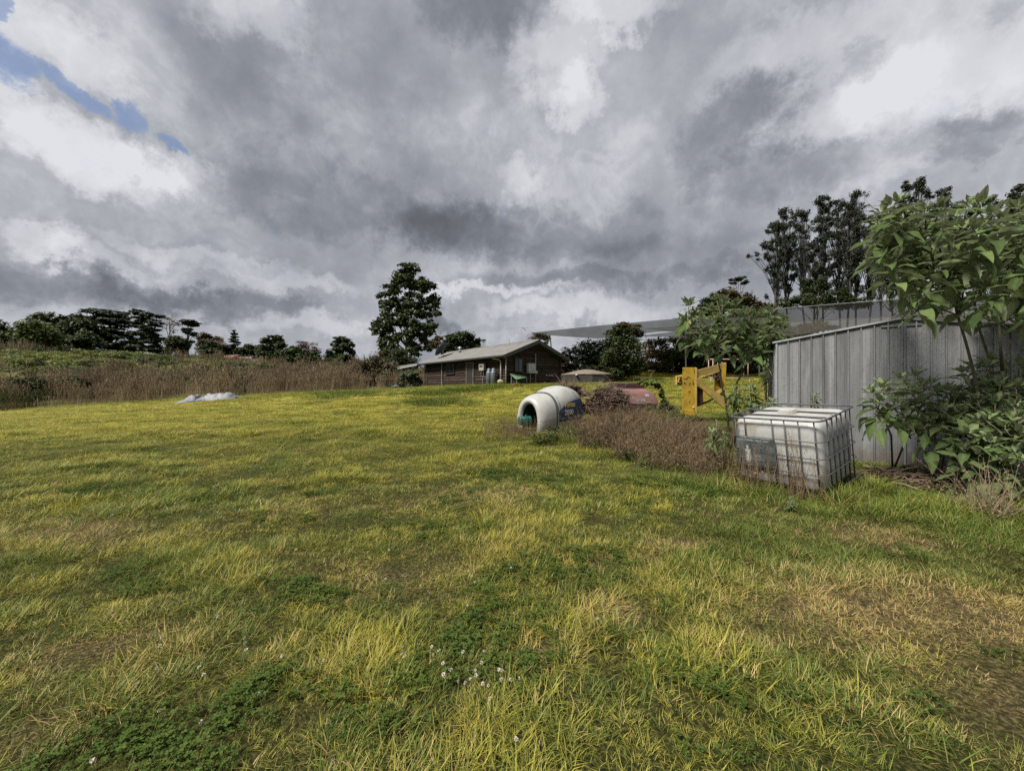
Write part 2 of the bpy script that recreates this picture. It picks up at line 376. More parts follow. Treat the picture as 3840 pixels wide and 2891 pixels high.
gm = surface_mesh('ground', X, Y, Zg)
tn, dr, cl = patches(X.ravel(), Y.ravel())
rough = np.maximum(sst(Y.ravel() - edge_y(X.ravel()), -0.5, 1.5), 0)
# worn, littered soil under the weeds and beside the shed
under = ell(X.ravel(), Y.ravel(), [(6.3, 6.5, 1.1, .7, 1.3), (7.3, 6.0, 1.2, .7, 1.3), (8.3, 5.4, .8, .8, 1.2), (3.2, 8.0, 1.6, 1.4, .9), (4.7, 6.2, .9, .9, .9), (2.2, 9.5, 1.6, 1.4, .8)])
for nm, arr in (('tone', tn), ('dry', dr), ('rough', np.maximum(rough, under))):
    a = gm.attributes.new(nm, 'FLOAT', 'POINT'); a.data.foreach_set('value', arr.astype(np.float32))
ground = link('ground', gm, ground_mat()); tag(ground, kind='structure')

# ------------------------------------------------------------------ scatter machinery
def scatter(name, pts, rz, sc, vi, protos, label, attrs=None, tilt=None, cat=None, group=None, parent=None):
    n = len(pts); me = bpy.data.meshes.new(name); me.vertices.add(n); me.vertices.foreach_set('co', np.ascontiguousarray(pts, np.float32).ravel())
    rot = np.zeros((n, 3), np.float32); rot[:, 2] = rz
    if tilt is not None: rot[:, :2] = tilt
    a = me.attributes.new('rot', 'FLOAT_VECTOR', 'POINT'); a.data.foreach_set('vector', rot.ravel())
    s3 = np.repeat(np.asarray(sc, np.float32)[:, None], 3, 1) if np.ndim(sc) == 1 else np.asarray(sc, np.float32)
    a = me.attributes.new('sc', 'FLOAT_VECTOR', 'POINT'); a.data.foreach_set('vector', np.ascontiguousarray(s3).ravel())
    a = me.attributes.new('vi', 'INT', 'POINT'); a.data.foreach_set('value', np.asarray(vi, np.int32))
    for k, v in (attrs or {}).items():
        a = me.attributes.new(k, 'FLOAT', 'POINT'); a.data.foreach_set('value', np.asarray(v, np.float32))
    pc = bpy.data.collections.new(name + '_kinds')
    for i, pm in enumerate(protos):
        po = bpy.data.objects.new('%s_kind_%02d' % (name, i), pm); pc.objects.link(po)
    ob = link(name, me, protos[0].materials[0]); tag(ob, label, cat, group, 'stuff')
    ng = bpy.data.node_groups.new(name, 'GeometryNodeTree')
    ng.interface.new_socket('Geometry', in_out='INPUT', socket_type='NodeSocketGeometry'); ng.interface.new_socket('Geometry', in_out='OUTPUT', socket_type='NodeSocketGeometry')
    gi = ng.nodes.new('NodeGroupInput'); go = ng.nodes.new('NodeGroupOutput'); ip = ng.nodes.new('GeometryNodeInstanceOnPoints')
    ci = ng.nodes.new('GeometryNodeCollectionInfo'); ci.inputs['Collection'].default_value = pc; ci.inputs['Separate Children'].default_value = True; ci.inputs['Reset Children'].default_value = True
    def na(nm, ty):
        q = ng.nodes.new('GeometryNodeInputNamedAttribute'); q.data_type = ty; q.inputs['Name'].default_value = nm
        return [s for s in q.outputs if s.enabled and s.name == 'Attribute'][0]
    L = ng.links.new
    L(gi.outputs[0], ip.inputs['Points']); L(ci.outputs[0], ip.inputs['Instance']); ip.inputs['Pick Instance'].default_value = True
    L(na('vi', 'INT'), ip.inputs['Instance Index']); L(na('rot', 'FLOAT_VECTOR'), ip.inputs['Rotation']); L(na('sc', 'FLOAT_VECTOR'), ip.inputs['Scale'])
    L(ip.outputs[0], go.inputs[0])
    md = ob.modifiers.new('scatter', 'NODES'); md.node_group = ng
    if parent is not None: ob.parent = parent
    return ob

def blades(n, r, h0, h1, wid, lean, curl, seed, tip=0.25, droop=0.0):
    """n curved tapering blades in one tuft; returns a mesh with a per-blade value lv"""
    g = np.random.default_rng(seed); V = []; Q = []; lv = []; lw = []
    for i in range(n):
        a = g.uniform(0, 2 * math.pi); rr = r * math.sqrt(g.uniform()); b0 = np.array([rr * math.cos(a), rr * math.sin(a), -0.01])
        h = g.uniform(h0, h1); yaw = a + g.normal(0, .9); dirv = np.array([math.cos(yaw), math.sin(yaw), 0]); side = np.array([-math.sin(yaw + g.normal(0, .6)), math.cos(yaw), 0]); side /= np.linalg.norm(side)
        le = abs(g.normal(lean, lean * .6)); cu = g.normal(curl, curl * .5 + .05); v0 = g.uniform(); wd = wid * g.uniform(.7, 1.3)
        k = len(V); S = 4; lw += [g.uniform()] * 8; p = b0.copy(); ang = le
        for s in range(S):
            t = s / (S - 1); ww = wd * (1 - (t ** 1.6) * (1 - tip * .3)) / 2
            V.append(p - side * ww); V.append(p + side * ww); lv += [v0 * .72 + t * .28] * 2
            ang += cu / S; st = h / (S - 1); p = p + st * (dirv * math.sin(ang) + np.array([0, 0, math.cos(ang)]))
            if p[2] < 0.004: p[2] = 0.004
        for s in range(S - 1): Q.append((k + 2 * s, k + 2 * s + 1, k + 2 * s + 3, k + 2 * s + 2))
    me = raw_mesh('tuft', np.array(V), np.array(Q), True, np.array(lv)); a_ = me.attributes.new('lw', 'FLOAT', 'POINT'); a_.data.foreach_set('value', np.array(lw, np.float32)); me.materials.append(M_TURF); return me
def clover_mesh(n, r, seed):
    g = np.random.default_rng(seed); V = []; Q = []; lv = []
    for i in range(n):
        a = g.uniform(0, 6.283); rr = r * math.sqrt(g.uniform()); h = g.uniform(.015, .055); c = np.array([rr * math.cos(a), rr * math.sin(a), h]); v0 = g.uniform()
        sz = g.uniform(.0055, .0105); tx, ty = g.normal(0, .22, 2); a0 = g.uniform(0, 6.283)
        nrm = np.array([tx, ty, 1.0]); nrm /= np.linalg.norm(nrm); u = np.cross(nrm, [0, 1, 0]); u /= np.linalg.norm(u); v = np.cross(nrm, u)
        for k3 in range(3):
            b = a0 + k3 * 2.094; d = u * math.cos(b) + v * math.sin(b); s = np.cross(nrm, d)
            k = len(V); up = nrm * sz * .25
            V += [c, c + d * sz * .75 - s * sz * .62 + up, c + d * sz * 1.55 - s * sz * .3 + up, c + d * sz * 1.4, c + d * sz * 1.55 + s * sz * .3 + up, c + d * sz * .75 + s * sz * .62 + up]
            lv += [v0] * 6; Q += [(k, k + 1, k + 2, k + 3), (k, k + 3, k + 4, k + 5)]
        k = len(V); base = np.array([c[0] * .8, c[1] * .8, 0]); w_ = u * .0009
        V += [base - w_, base + w_, c + w_, c - w_]; lv += [v0] * 4; Q.append((k, k + 1, k + 2, k + 3))
    me = raw_mesh('clover', np.array(V), np.array(Q), False, np.array(lv)); me.materials.append(M_CLOV); return me
M_CLOV = leafmat('clover_leaf', (.026, .046, .008, 1), (.085, .125, .028, 1), trans=.25, spec=.08, rough=.7, nscale=3)

def frustum_pts(y0, y1, dens, margin=1.12):
    n = int(dens * 1.324 * margin * (y1 * y1 - y0 * y0))
    y = np.sqrt(RG.uniform(y0 * y0, y1 * y1, n)); x = RG.uniform(-1, 1, n) * 1.324 * margin * y
    return x, y
LITTER = [(6.2, 6.75, .75, .5, 1), (6.9, 6.3, .8, .55, 1), (7.8, 5.9, .8, .6, 1), (8.5, 5.5, .8, .6, 1)]
# keep-out footprints
def keep(x, y):
    k = np.ones(len(x), bool)
    k &= (y < edge_y(x) + 1.0)
    k &= ~((x + .6 * y * 0 > 0) & ((y - (11.74 - .6 * x)) > -0.05) & (x > 5.6) & (y < 13))       # shed
    a = (x + .49) * .791 + (y - 31.8) * .612; b = -(x + .49) * .612 + (y - 31.8) * .791
    k &= ~((a > -.1) & (a < 6.4) & (b > -.1) & (b < 15.8))                                         # house
    ux = (x - 3.85) * .464 - (y - 6.45) * .886; uy = (x - 3.85) * .886 + (y - 6.45) * .464
    k &= ~((ux > 0.0) & (ux < 1.2) & (uy > 0.0) & (uy < 1.1))                                      # tote
    k &= ~(((x - .9) ** 2 / .7 + (y - 12.1) ** 2 / .9) < .45)
    k &= ell(x, y, LITTER) < .55
    return k
tufts = [blades(34, .075, .035, .10, .0037, .55, .9, 1), blades(34, .08, .04, .12, .0039, .5, 1.2, 2), blades(30, .085, .04, .09, .0046, .8, 1.2, 3),      # 0-2 short lush
         blades(28, .08, .06, .15, .0043, .5, 1.1, 4), blades(26, .08, .07, .17, .0048, .5, 1.4, 5),                                                     # 3-4 long
         blades(34, .10, .04, .11, .0032, .9, 1.3, 6), blades(30, .10, .05, .13, .0030, .7, 1.8, 7)]                                                     # 5-6 matted
def lawn(name, y0, y1, dens, smin, smax, label, wide=1.0, far=False):
    x, y = frustum_pts(y0, y1, dens); k = keep(x, y); x, y = x[k], y[k]
    tone, dry, clv = patches(x, y); n = len(x)
    hgt = fbm(x * .8, y * .9, 91); r = RG.uniform(size=n)
    vi = np.where(r < .34, 0, np.where(r < .67, 1, 2))
    lng = (hgt + RG.normal(0, .10, n)) > .58
    vi = np.where(lng, 3 + (r > .5), vi)
    vi = np.where((dry > .35) & (r < .5), 5 + (r > .4), vi)
    greenzone = (x > 2.2) & (y > 3.0) & (y < 8)
    vi = np.where(greenzone & (r < .6), 3 + (r > .3), vi)
    keepc = ~((fbm(x * 3.1, y * 3.1, 131, 3) < .38) & (RG.uniform(size=n) < .25)); vi = np.where((fbm(x * 3.1, y * 3.1, 131, 3) < .40) & (RG.uniform(size=n) < .08), 5 + (r > .5), vi); x, y, tone, dry, vi, hgt = (q[keepc] for q in (x, y, tone, dry, vi, hgt)); n = len(x)
    s = RG.uniform(smin, smax, n) * (0.75 + .5 * hgt) * np.interp(fbm(x * 3.1, y * 3.1, 131, 3), [.32, .5, .68], [.72, .95, 1.3])
    s3 = np.stack([s * wide, s * wide, s], 1)
    tone = np.clip(tone + RG.normal(0, .30, n) - .7 * greenzone[keepc], 0, 1); dry = np.clip(dry + RG.normal(.04, .17, n), 0, 1)
    P = np.stack([x, y, gh(x, y) - .004], 1)
    return scatter(name, P, RG.uniform(0, 6.28, n), s3, vi, tufts, label, dict(tone=tone, dry=dry))
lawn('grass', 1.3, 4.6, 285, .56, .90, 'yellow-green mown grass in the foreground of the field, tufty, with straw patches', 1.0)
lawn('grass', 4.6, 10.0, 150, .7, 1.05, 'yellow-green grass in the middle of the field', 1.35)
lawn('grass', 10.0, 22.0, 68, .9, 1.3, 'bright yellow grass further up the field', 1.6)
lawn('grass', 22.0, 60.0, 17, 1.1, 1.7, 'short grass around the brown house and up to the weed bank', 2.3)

# clover carpets between the grass
x, y = frustum_pts(1.3, 7.5, 260); _, _, cv = patches(x, y); k = (RG.uniform(size=len(x)) < (cv * (.25 + 1.0 * fbm(x * 5, y * 5, 77, 3)) * .72 - .20)) & keep(x, y); x, y = x[k], y[k]
clm = [clover_mesh(26, .07, 41 + i) for i in range(3)]
scatter('clover', np.stack([x, y, gh(x, y)], 1), RG.uniform(0, 6.28, len(x)), RG.uniform(.8, 1.2, len(x)), RG.integers(0, 3, len(x)), clm, 'dark green clover leaves carpeting patches between the grass tufts')
# ------------------------------------------------------------------ trees
M_BARK = solid('bark_grey_brown', (.10, .085, .068, 1), .9, .4, scale=2, bump=.5, bscale=12)
M_BARKP = solid('bark_pale_gum', (.075, .07, .08, 1), .85, .4, scale=1.5)
M_BARKD = solid('bark_dead_grey', (.22, .19, .19, 1), .9, .3)
M_STEMG = solid('stem_green_brown', (.11, .10, .06, 1), .8, .35, scale=8)
L_DARK = leafmat('leaf_dark_green', (.016, .026, .010, 1), (.058, .078, .027, 1), trans=.2)
L_PINE = leafmat('leaf_pine', (.013, .021, .011, 1), (.046, .060, .026, 1), trans=.1)
L_MID = leafmat('leaf_mid_green', (.034, .052, .014, 1), (.11, .14, .038, 1), trans=.25)
L_OLIVE = leafmat('leaf_olive', (.017, .026, .010, 1), (.060, .072, .026, 1), trans=.25)
L_GUM = leafmat('leaf_gum', (.016, .022, .013, 1), (.048, .056, .030, 1), trans=.15)
L_AUT = leafmat('leaf_autumn', (.035, .032, .016, 1), (.105, .080, .036, 1), trans=.3)
L_PINK = leafmat('leaf_pinkish_twigs', (.08, .055, .05, 1), (.17, .11, .09, 1), trans=.2)
L_GREY = leafmat('leaf_grey_green', (.035, .048, .024, 1), (.10, .125, .065, 1), trans=.25)

def rand_unit(n, g):
    v = g.normal(size=(n, 3)); return v / np.linalg.norm(v, axis=1)[:, None]
def leaf_quads(C, size, g, asp=1.7, up=.5, outw=None):
    n = len(C); nr = rand_unit(n, g); nr[:, 2] = np.abs(nr[:, 2]) + up
    if outw is not None: nr += outw * .8
    nr /= np.linalg.norm(nr, axis=1)[:, None]
    t = np.cross(nr, rand_unit(n, g)); t /= np.linalg.norm(t, axis=1)[:, None] + 1e-9; b = np.cross(nr, t)
    s = (size * g.uniform(.6, 1.35, n))[:, None]
    V = np.stack([C - t * s * asp / 2, C - b * s / 2 + nr * s * .12, C + t * s * asp / 2, C + b * s / 2 + nr * s * .12], 1).reshape(-1, 3)
    return V, np.arange(n * 4).reshape(n, 4), np.repeat(g.uniform(size=n), 4)
def crown(blobs, n, size, seed, sub=12, flat=1.0, tight=.26, asp=1.7, up=.5):
    g = np.random.default_rng(seed); B = np.array(blobs, float); vol = (B[:, 3] * B[:, 4] * B[:, 5]) ** (2 / 3); vol /= vol.sum()
    Cs = []; O = []
    for b, fr in zip(B, vol):
        m = max(8, int(n * fr)); k = max(4, int(sub * (.6 + .8 * g.uniform())))
        sc = rand_unit(k, g); sc[:, 2] = sc[:, 2] * .9 + .1; rad = g.uniform(.6, 1.08, k)[:, None]; sc = sc * rad
        w_ = g.integers(0, k, m); p = sc[w_] + g.normal(0, tight, (m, 3)) * np.array([1, 1, .62 * flat])
        O.append(sc[w_]); Cs.append(b[:3] + p * b[3:6])
    return leaf_quads(np.concatenate(Cs), size, g, asp, up, np.concatenate(O))
def local(o, V): return V - np.array(o.location)[None]
def dblobs(L, Z, rng, dz=.8, thick=.85):
    """blobs given as display px (x, y, rx, ry) of the photograph at depth Z become solid ellipsoids there"""
    out = []
    for b in L:
        x, y, rx, ry = b[:4]; z = Z + (b[4] if len(b) > 4 else rng.uniform(-1, 1) * dz * rx / 835 * Z * .6)
        p = D(x, y, z); out.append((p.x, p.y, p.z, rx / 835 * z, rx / 835 * z * thick, ry / 835 * z))
    return out
def limbs(mb, base, top, tr, blobs, rng, n=6, start=.35, bend=.12):
    base, top = Vector(base), Vector(top); H = (top - base).length
    ax = [base.lerp(top, t) + Vector((rng.uniform(-1, 1), rng.uniform(-1, 1), 0)) * H * .012 * (t > 0) for t in (0, .25, .5, .75, 1)]
    mb.tube(ax, [tr, tr * .82, tr * .62, tr * .42, tr * .15], n)
    for b in blobs:
        c = Vector(b[:3]); t = min(.93, max(start, ((c.z - base.z) / max(H, .01)) * .78 - rng.uniform(0, .12))); s = base.lerp(top, t)
        m = s.lerp(c, .5) + Vector((0, 0, (c - s).length * bend)); r = tr * (1 - t) * .55 + tr * .08
        mb.tube([s, m, c + Vector((0, 0, b[5] * .3))], [r, r * .6, r * .15], 5)
        for _ in range(3):
            e = c + Vector((rng.uniform(-1, 1) * b[3], rng.uniform(-1, 1) * b[4], rng.uniform(-.2, .9) * b[5])) * .8
            mb.tube([m, m.lerp(e, .5) + Vector((0, 0, .1)), e], [r * .4, r * .25, r * .08], 4)
def tree(name, label, cat, blobs_px, Z, n, size, mat, base_px, group=None, bark=None, tr=.25, sub=12, flat=1.0, tight=.26, top=None, extra_trunks=(), up=.5, asp=1.7, seed=None, start=.35, core=False, fat=(.93, 1.28)):
    global TSEED
    if Z > 60: n, size = int(n * 1.7), size * .74
    TSEED += 1; rng = random.Random(TSEED); B = dblobs([(b_[0], b_[1], b_[2] * fat[0], b_[3] * fat[1]) + tuple(b_[4:]) for b_ in blobs_px], Z, rng)
    bx = D(base_px[0], 0, Z).x; bz = gz(bx, Z); r = root(name, (bx, Z, bz), label, cat, group)
    topz = max(b[2] for b in B); tx = sum(b[0] for b in B) / len(B)
    tp = top and D(top[0], top[1], Z) or Vector((bx * .4 + tx * .6, Z, topz))
    mb = MB(); limbs(mb, (bx, Z, bz - .2), tp, tr, B, rng, start=start)
    for (x0, x1, y1, rr) in extra_trunks: mb.tube([Vector((D(x0, 0, Z).x, Z + .6, bz - .2)), D((x0 * 2 + x1) / 3, 0, Z).xy.to_3d() * 1 + Vector((0, .6, (bz + D(x1, y1, Z).z) / 2)), D(x1, y1, Z)], [rr, rr * .7, rr * .2], 6)
    mb.build('trunk', bark or M_BARK, r, smooth=True)
    if n:
        V, Q, lv = crown(B, n, size, TSEED, sub, flat, tight, asp, up)
        if core:
            pass
        link('crown', raw_mesh('crown', local(r, V), Q, False, lv), mat, r)
    return r
TSEED = 100
GL = 'trees along the ridge on the left'
tree('round_tree', 'low olive-green tree at the far left edge of the ridge', 'tree', [(-12, 730, 30, 26), (22, 736, 26, 20), (-40, 740, 30, 30), (4, 706, 14, 10)], 86, 3600, .5, L_OLIVE, (0, 760), GL, sub=10)
tree('round_tree', 'rounded mid-green tree in front of the dark trees on the left ridge', 'tree', [(80, 727, 33, 26), (58, 738, 22, 18), (102, 738, 18, 18), (80, 712, 20, 12)], 76, 3600, .5, L_MID, (80, 760), GL, sub=16)
tree('dark_tree', 'dark green tree with three domed heads behind the rounded mid-green one', 'tree', [(88, 700, 18, 16), (116, 698, 18, 16), (142, 702, 15, 16), (100, 722, 30, 20), (135, 724, 26, 22), (120, 742, 40, 16)], 88, 6500, .6, L_DARK, (120, 760), GL, sub=14, tr=.5)
tree('dark_tree', 'dark bushy tree just left of the big flat-topped pine', 'tree', [(172, 706, 26, 17), (165, 725, 30, 20), (196, 728, 26, 22), (180, 745, 40, 14), (150, 748, 28, 12)], 84, 6000, .55, L_DARK, (180, 765), GL, sub=14, tr=.5)
tree('umbrella_pine', 'widest flat-topped pine on the left ridge, its layered crown spreading both ways', 'tree',
     [(205, 672, 22, 5), (232, 678, 30, 7), (192, 688, 26, 6), (258, 682, 22, 8), (240, 694, 32, 7), (268, 700, 20, 8), (215, 702, 30, 7), (250, 714, 26, 6), (205, 718, 22, 9), (235, 728, 32, 14), (262, 734, 26, 16), (225, 748, 38, 14), (262, 756, 24, 12)], 90, 12500, .42, L_PINE, (240, 768), GL, fat=(1, 1.05), tr=.55, sub=18, flat=.6, tight=.2, up=1.0, start=.3)
tree('umbrella_pine', 'arched dark pine at the right end of the dense clump on the ridge', 'tree',
     [(305, 676, 20, 6), (322, 684, 22, 7), (336, 698, 14, 9), (298, 688, 14, 6), (308, 702, 24, 8), (330, 712, 14, 5), (304, 724, 26, 15), (330, 735, 20, 16), (300, 748, 26, 15), (332, 756, 20, 10)], 84, 9000, .42, L_PINE, (303, 765), GL, fat=(1, 1.05), tr=.5, sub=16, flat=.6, tight=.2, up=1.0)
r_ = tree('dead_tree', 'bare pale dead tree with a flat top of twigs on the ridge', 'tree', [(365, 690, 12, 4), (382, 700, 12, 4), (356, 705, 6, 8), (376, 712, 8, 6), (371, 698, 16, 5)], 82, 160, .3, L_AUT, (364, 760), GL, bark=M_BARKD, tr=.28, start=.45, top=(367, 690))
tree('slim_pine', 'slender pine with two tufted layers beside the dead tree', 'tree', [(408, 695, 15, 4), (416, 700, 12, 5), (402, 713, 12, 4), (413, 718, 11, 5), (420, 724, 6, 3), (411, 738, 7, 3)], 80, 3600, .36, L_PINE, (406, 762), GL, fat=(1, 1), tr=.25, flat=.6, tight=.2, sub=14, top=(406, 695))
tree('round_tree', 'small dark rounded tree between the dead tree and the slender pine', 'tree', [(380, 742, 19, 14), (366, 752, 14, 12), (395, 752, 12, 12)], 78, 2600, .45, L_DARK, (380, 768), GL)
tree('round_tree', 'rust-tinged round tree above the red-roofed house', 'tree', [(452, 736, 17, 11), (440, 744, 10, 9), (466, 740, 10, 12)], 108, 2000, .5, L_AUT, (452, 770), GL)
tree('round_tree', 'dark round tree beside the red-roofed house', 'tree', [(456, 752, 18, 13), (446, 762, 14, 10), (468, 762, 12, 10)], 100, 2600, .5, L_DARK, (456, 775), GL)
tree('bare_tree', 'leafless twiggy tree right of the rust-tinged one', 'tree', [(474, 737, 9, 8), (482, 746, 8, 8)], 104, 300, .22, L_PINK, (474, 770), GL, bark=M_BARKD, tr=.2)
tree('norfolk_pine', 'narrow conical pine rising above the farm roofs', 'tree', [(506, 715, 2.5, 3), (506, 721, 5, 2.5), (506, 727, 7, 2.5), (506, 733, 8, 2.5), (506, 739, 9, 2.5), (506, 745, 9, 2.5), (506, 751, 8, 3)], 104, 2600, .4, L_PINE, (506, 775), GL, fat=(1, 1), tr=.3, top=(506, 711), tight=.2)
tree('round_tree', 'olive tree behind the farm roof, left of the conical pine', 'tree', [(488, 757, 14, 10), (476, 762, 12, 9), (498, 762, 10, 8)], 106, 1800, .5, L_OLIVE, (488, 775), GL)
tree('round_tree', 'broad olive tree behind the carport, right of the conical pine', 'tree', [(530, 757, 14, 9), (548, 757, 14, 10), (520, 764, 14, 8), (558, 764, 12, 9)], 104, 3000, .5, L_OLIVE, (536, 778), GL)
tree('dark_tree', 'leaning dark tree with an open rusty crown, right of the carport', 'tree', [(592, 735, 17, 7), (575, 744, 13, 6), (603, 744, 12, 8), (568, 752, 10, 5), (586, 763, 22, 14), (604, 768, 16, 16), (572, 775, 18, 14), (594, 786, 22, 12)], 88, 6500, .45, L_DARK, (590, 800), GL, tr=.4, sub=12)
tree('bare_tree', 'pink-tinged half-bare tree between two dark ones', 'tree', [(658, 745, 22, 6), (676, 756, 16, 8), (648, 758, 14, 7), (668, 768, 20, 8)], 84, 1500, .28, L_PINK, (660, 800), GL, bark=M_BARKD, tr=.3)
tree('dark_tree', 'dark bushy tree left of the pink-tinged half-bare one', 'tree', [(634, 762, 14, 11), (622, 774, 14, 14), (645, 776, 14, 14), (630, 788, 20, 10)], 80, 3600, .45, L_DARK, (632, 800), GL)
tree('dark_tree', 'low dark tree right of the pink-tinged half-bare one', 'tree', [(676, 776, 16, 12), (662, 786, 14, 9), (690, 785, 10, 10)], 80, 2600, .45, L_DARK, (676, 800), GL)
tree('open_tree', 'open-crowned dark tree, last on the ridge before the tall central one', 'tree', [(738, 734, 16, 5), (750, 744, 13, 7), (726, 744, 10, 6), (742, 756, 18, 7), (757, 760, 9, 8), (724, 764, 15, 12), (748, 776, 16, 13), (712, 778, 12, 12), (732, 788, 22, 10)], 76, 5600, .38, L_DARK, (738, 800), GL, tr=.3)
tree('bare_tree', 'faint bare tree low between the ridge trees', 'tree', [(705, 772, 10, 10)], 86, 150, .2, L_PINK, (705, 800), GL, bark=M_BARKD, tr=.15)

# tall central tree and its neighbours
T = tree('broadleaf_tree', 'tall dark broadleaf tree with twin trunks beside the brown house', 'tree',
     [(888, 586, 24, 12), (868, 602, 26, 15), (905, 606, 26, 14), (846, 624, 22, 14), (884, 628, 28, 14), (924, 628, 20, 14), (838, 646, 22, 12), (866, 656, 24, 12), (906, 652, 28, 13), (935, 652, 14, 16),
      (836, 668, 20, 13), (880, 682, 24, 12), (918, 676, 24, 12), (940, 678, 12, 8), (856, 690, 26, 13), (828, 700, 22, 12), (892, 706, 26, 12), (926, 702, 20, 9), (818, 717, 18, 10), (846, 722, 26, 12), (884, 730, 24, 14), (914, 724, 22, 14),
      (840, 742, 20, 12), (930, 740, 20, 12), (900, 752, 22, 12), (838, 762, 20, 14)], 52, 17500, .27, L_DARK, (872, 800), None, tr=.26, sub=9, tight=.20, up=.15, flat=1.25, extra_trunks=[(884, 890, 600, .24), (862, 845, 660, .12)], start=.25, top=(886, 585))
tree('round_tree', 'olive tree showing above the left half of the house roof', 'tree', [(978, 738, 22, 12), (1002, 734, 20, 13), (1022, 742, 14, 12), (960, 750, 16, 12), (990, 756, 34, 14), (1026, 758, 14, 12)], 62, 6000, .34, L_OLIVE, (990, 800), 'trees behind the house', tr=.3, sub=14)
tree('scrub_tree', 'thin rusty sapling between the tall tree and the house roof', 'tree', [(948, 730, 10, 4), (940, 740, 12, 5), (952, 748, 8, 6)], 50, 500, .25, L_AUT, (946, 800), 'trees behind the house', tr=.07)
pr = root('palm', (D(1044, 0, 58).x, 58, gz(D(1044, 0, 58).x, 58)), 'pale palm fronds poking over the middle of the house roof', 'palm')
mb = MB(); c = D(1044, 752, 58); mb.tube([Vector((c.x, 58, pr.location.z - .2)), c], [.16, .12], 8); mb.build('trunk', M_BARK, pr)
mb = MB()
for i in range(11):
    a = i * .57; d = Vector((math.cos(a), math.sin(a) * .8, 0)); L = 1.9 + .4 * math.sin(i * 3)
    if i == 0: d = Vector((.05, .1, 1)); 
    pp = [c + d * L * t + Vector((0, 0, (1.2 * t - 1.7 * t * t) * L * (.75 if i else .9))) for t in (0, .25, .5, .75, 1)]
    sd = d.cross(UP).normalized() if i else Vector((1, 0, 0))
    for q in range(4):
        for u in range(5):
            p0 = pp[q].lerp(pp[q + 1], u / 5)
            for sg in (-1, 1):
                e = p0 + sd * sg * .42 + d * .2 - Vector((0, 0, .16)); mb.add([p0, p0 + d * .07, e], [(0, 1, 2)])
mb.build('fronds', L_GREY, pr)

# dark vine-grown hedge and bushes right of the house
GH = 'bushes and hedge along the back of the lawn'
def bush(name, label, blobs, Z, n, size, mat, bx, group=GH, cat='bush', **k): return tree(name, label, cat, blobs, Z, n, size, mat, (bx, 0), group, tr=k.pop('tr', .08), start=.1, **k)
bush('bush', 'small dark bush of bare twigs against the right corner of the house', [(1222, 772, 16, 14), (1238, 768, 14, 16), (1212, 785, 12, 12), (1240, 785, 16, 12), (1222, 798, 24, 10)], 46, 1900, .2, L_AUT, 1228)
bush('bush', 'round dark bush with glinting leaves behind the water tank', [(1278, 757, 24, 20), (1264, 775, 22, 22), (1296, 775, 22, 24), (1280, 793, 34, 14), (1306, 762, 10, 16), (1280, 808, 36, 8)], 44, 8000, .17, L_DARK, 1280, sub=26)
bush('bush', 'tallest upright green bush right of the water tank', [(1342, 715, 16, 12), (1330, 733, 20, 18), (1358, 735, 20, 20), (1322, 758, 22, 24), (1362, 764, 26, 26), (1340, 788, 34, 22), (1372, 792, 20, 14), (1330, 806, 18, 12)], 39.5, 12000, .16, L_OLIVE, 1345, sub=24)
bush('vine_bush', 'dark reddish vine mound on the hedge between upright bush and leafy shrub', [(1405, 752, 20, 16), (1428, 757, 24, 18), (1452, 748, 24, 18), (1420, 778, 34, 18), (1455, 778, 26, 18), (1475, 755, 16, 24), (1410, 796, 30, 9), (1450, 797, 30, 9), (1390, 790, 14, 14)], 50, 8000, .2, L_AUT, 1430)
bush('vine_bush', 'dark green hedge stretch behind the red-and-white rack', [(1470, 770, 26, 24), (1500, 760, 30, 30), (1535, 752, 34, 34), (1575, 750, 34, 36), (1615, 748, 34, 36), (1510, 785, 40, 16), (1570, 788, 46, 16), (1630, 785, 36, 18), (1655, 750, 26, 36), (1490, 798, 36, 8), (1550, 800, 40, 8), (1610, 800, 40, 8), (1660, 796, 30, 12)], 50, 21000, .22, L_DARK, 1550, sub=24)
bush('bush', 'fresh green bush at the foot of the hedge', [(1452, 765, 12, 12), (1468, 762, 12, 10), (1440, 778, 10, 10)], 48, 2200, .2, L_MID, 1455)
bush('vine_bush', 'brown dry vines bunched along the hedge top beside the grey shed', [(1690, 712, 18, 14), (1705, 728, 26, 14), (1672, 735, 20, 20), (1730, 715, 26, 10), (1770, 708, 30, 9)], 44, 4200, .18, L_AUT, 1700)
bush('vine_bush', 'grey-green scrub above the right slope of the shed roof', [(2020, 690, 30, 9), (2075, 694, 34, 12), (2130, 700, 34, 14), (2185, 705, 34, 14), (1960, 686, 26, 6), (2230, 700, 26, 20)], 34, 6000, .16, L_GREY, 2080)
tree('autumn_tree', 'rusty brown rounded tree behind the leafy shrub', 'tree', [(1545, 662, 18, 18), (1572, 650, 26, 18), (1600, 656, 24, 18), (1625, 668, 22, 16), (1655, 672, 20, 14), (1560, 690, 34, 22), (1610, 695, 40, 24), (1650, 700, 28, 20)], 58, 9000, .30, L_AUT, (1595, 800), 'trees behind the hedge', tr=.3, sub=14)
tree('dark_tree', 'dark tree peeping over the left side of the leafy shrub', 'tree', [(1530, 664, 16, 14), (1538, 648, 12, 10), (1512, 680, 14, 10), (1530, 690, 24, 16)], 56, 3000, .28, L_DARK, (1530, 800), 'trees behind the hedge', tr=.2)

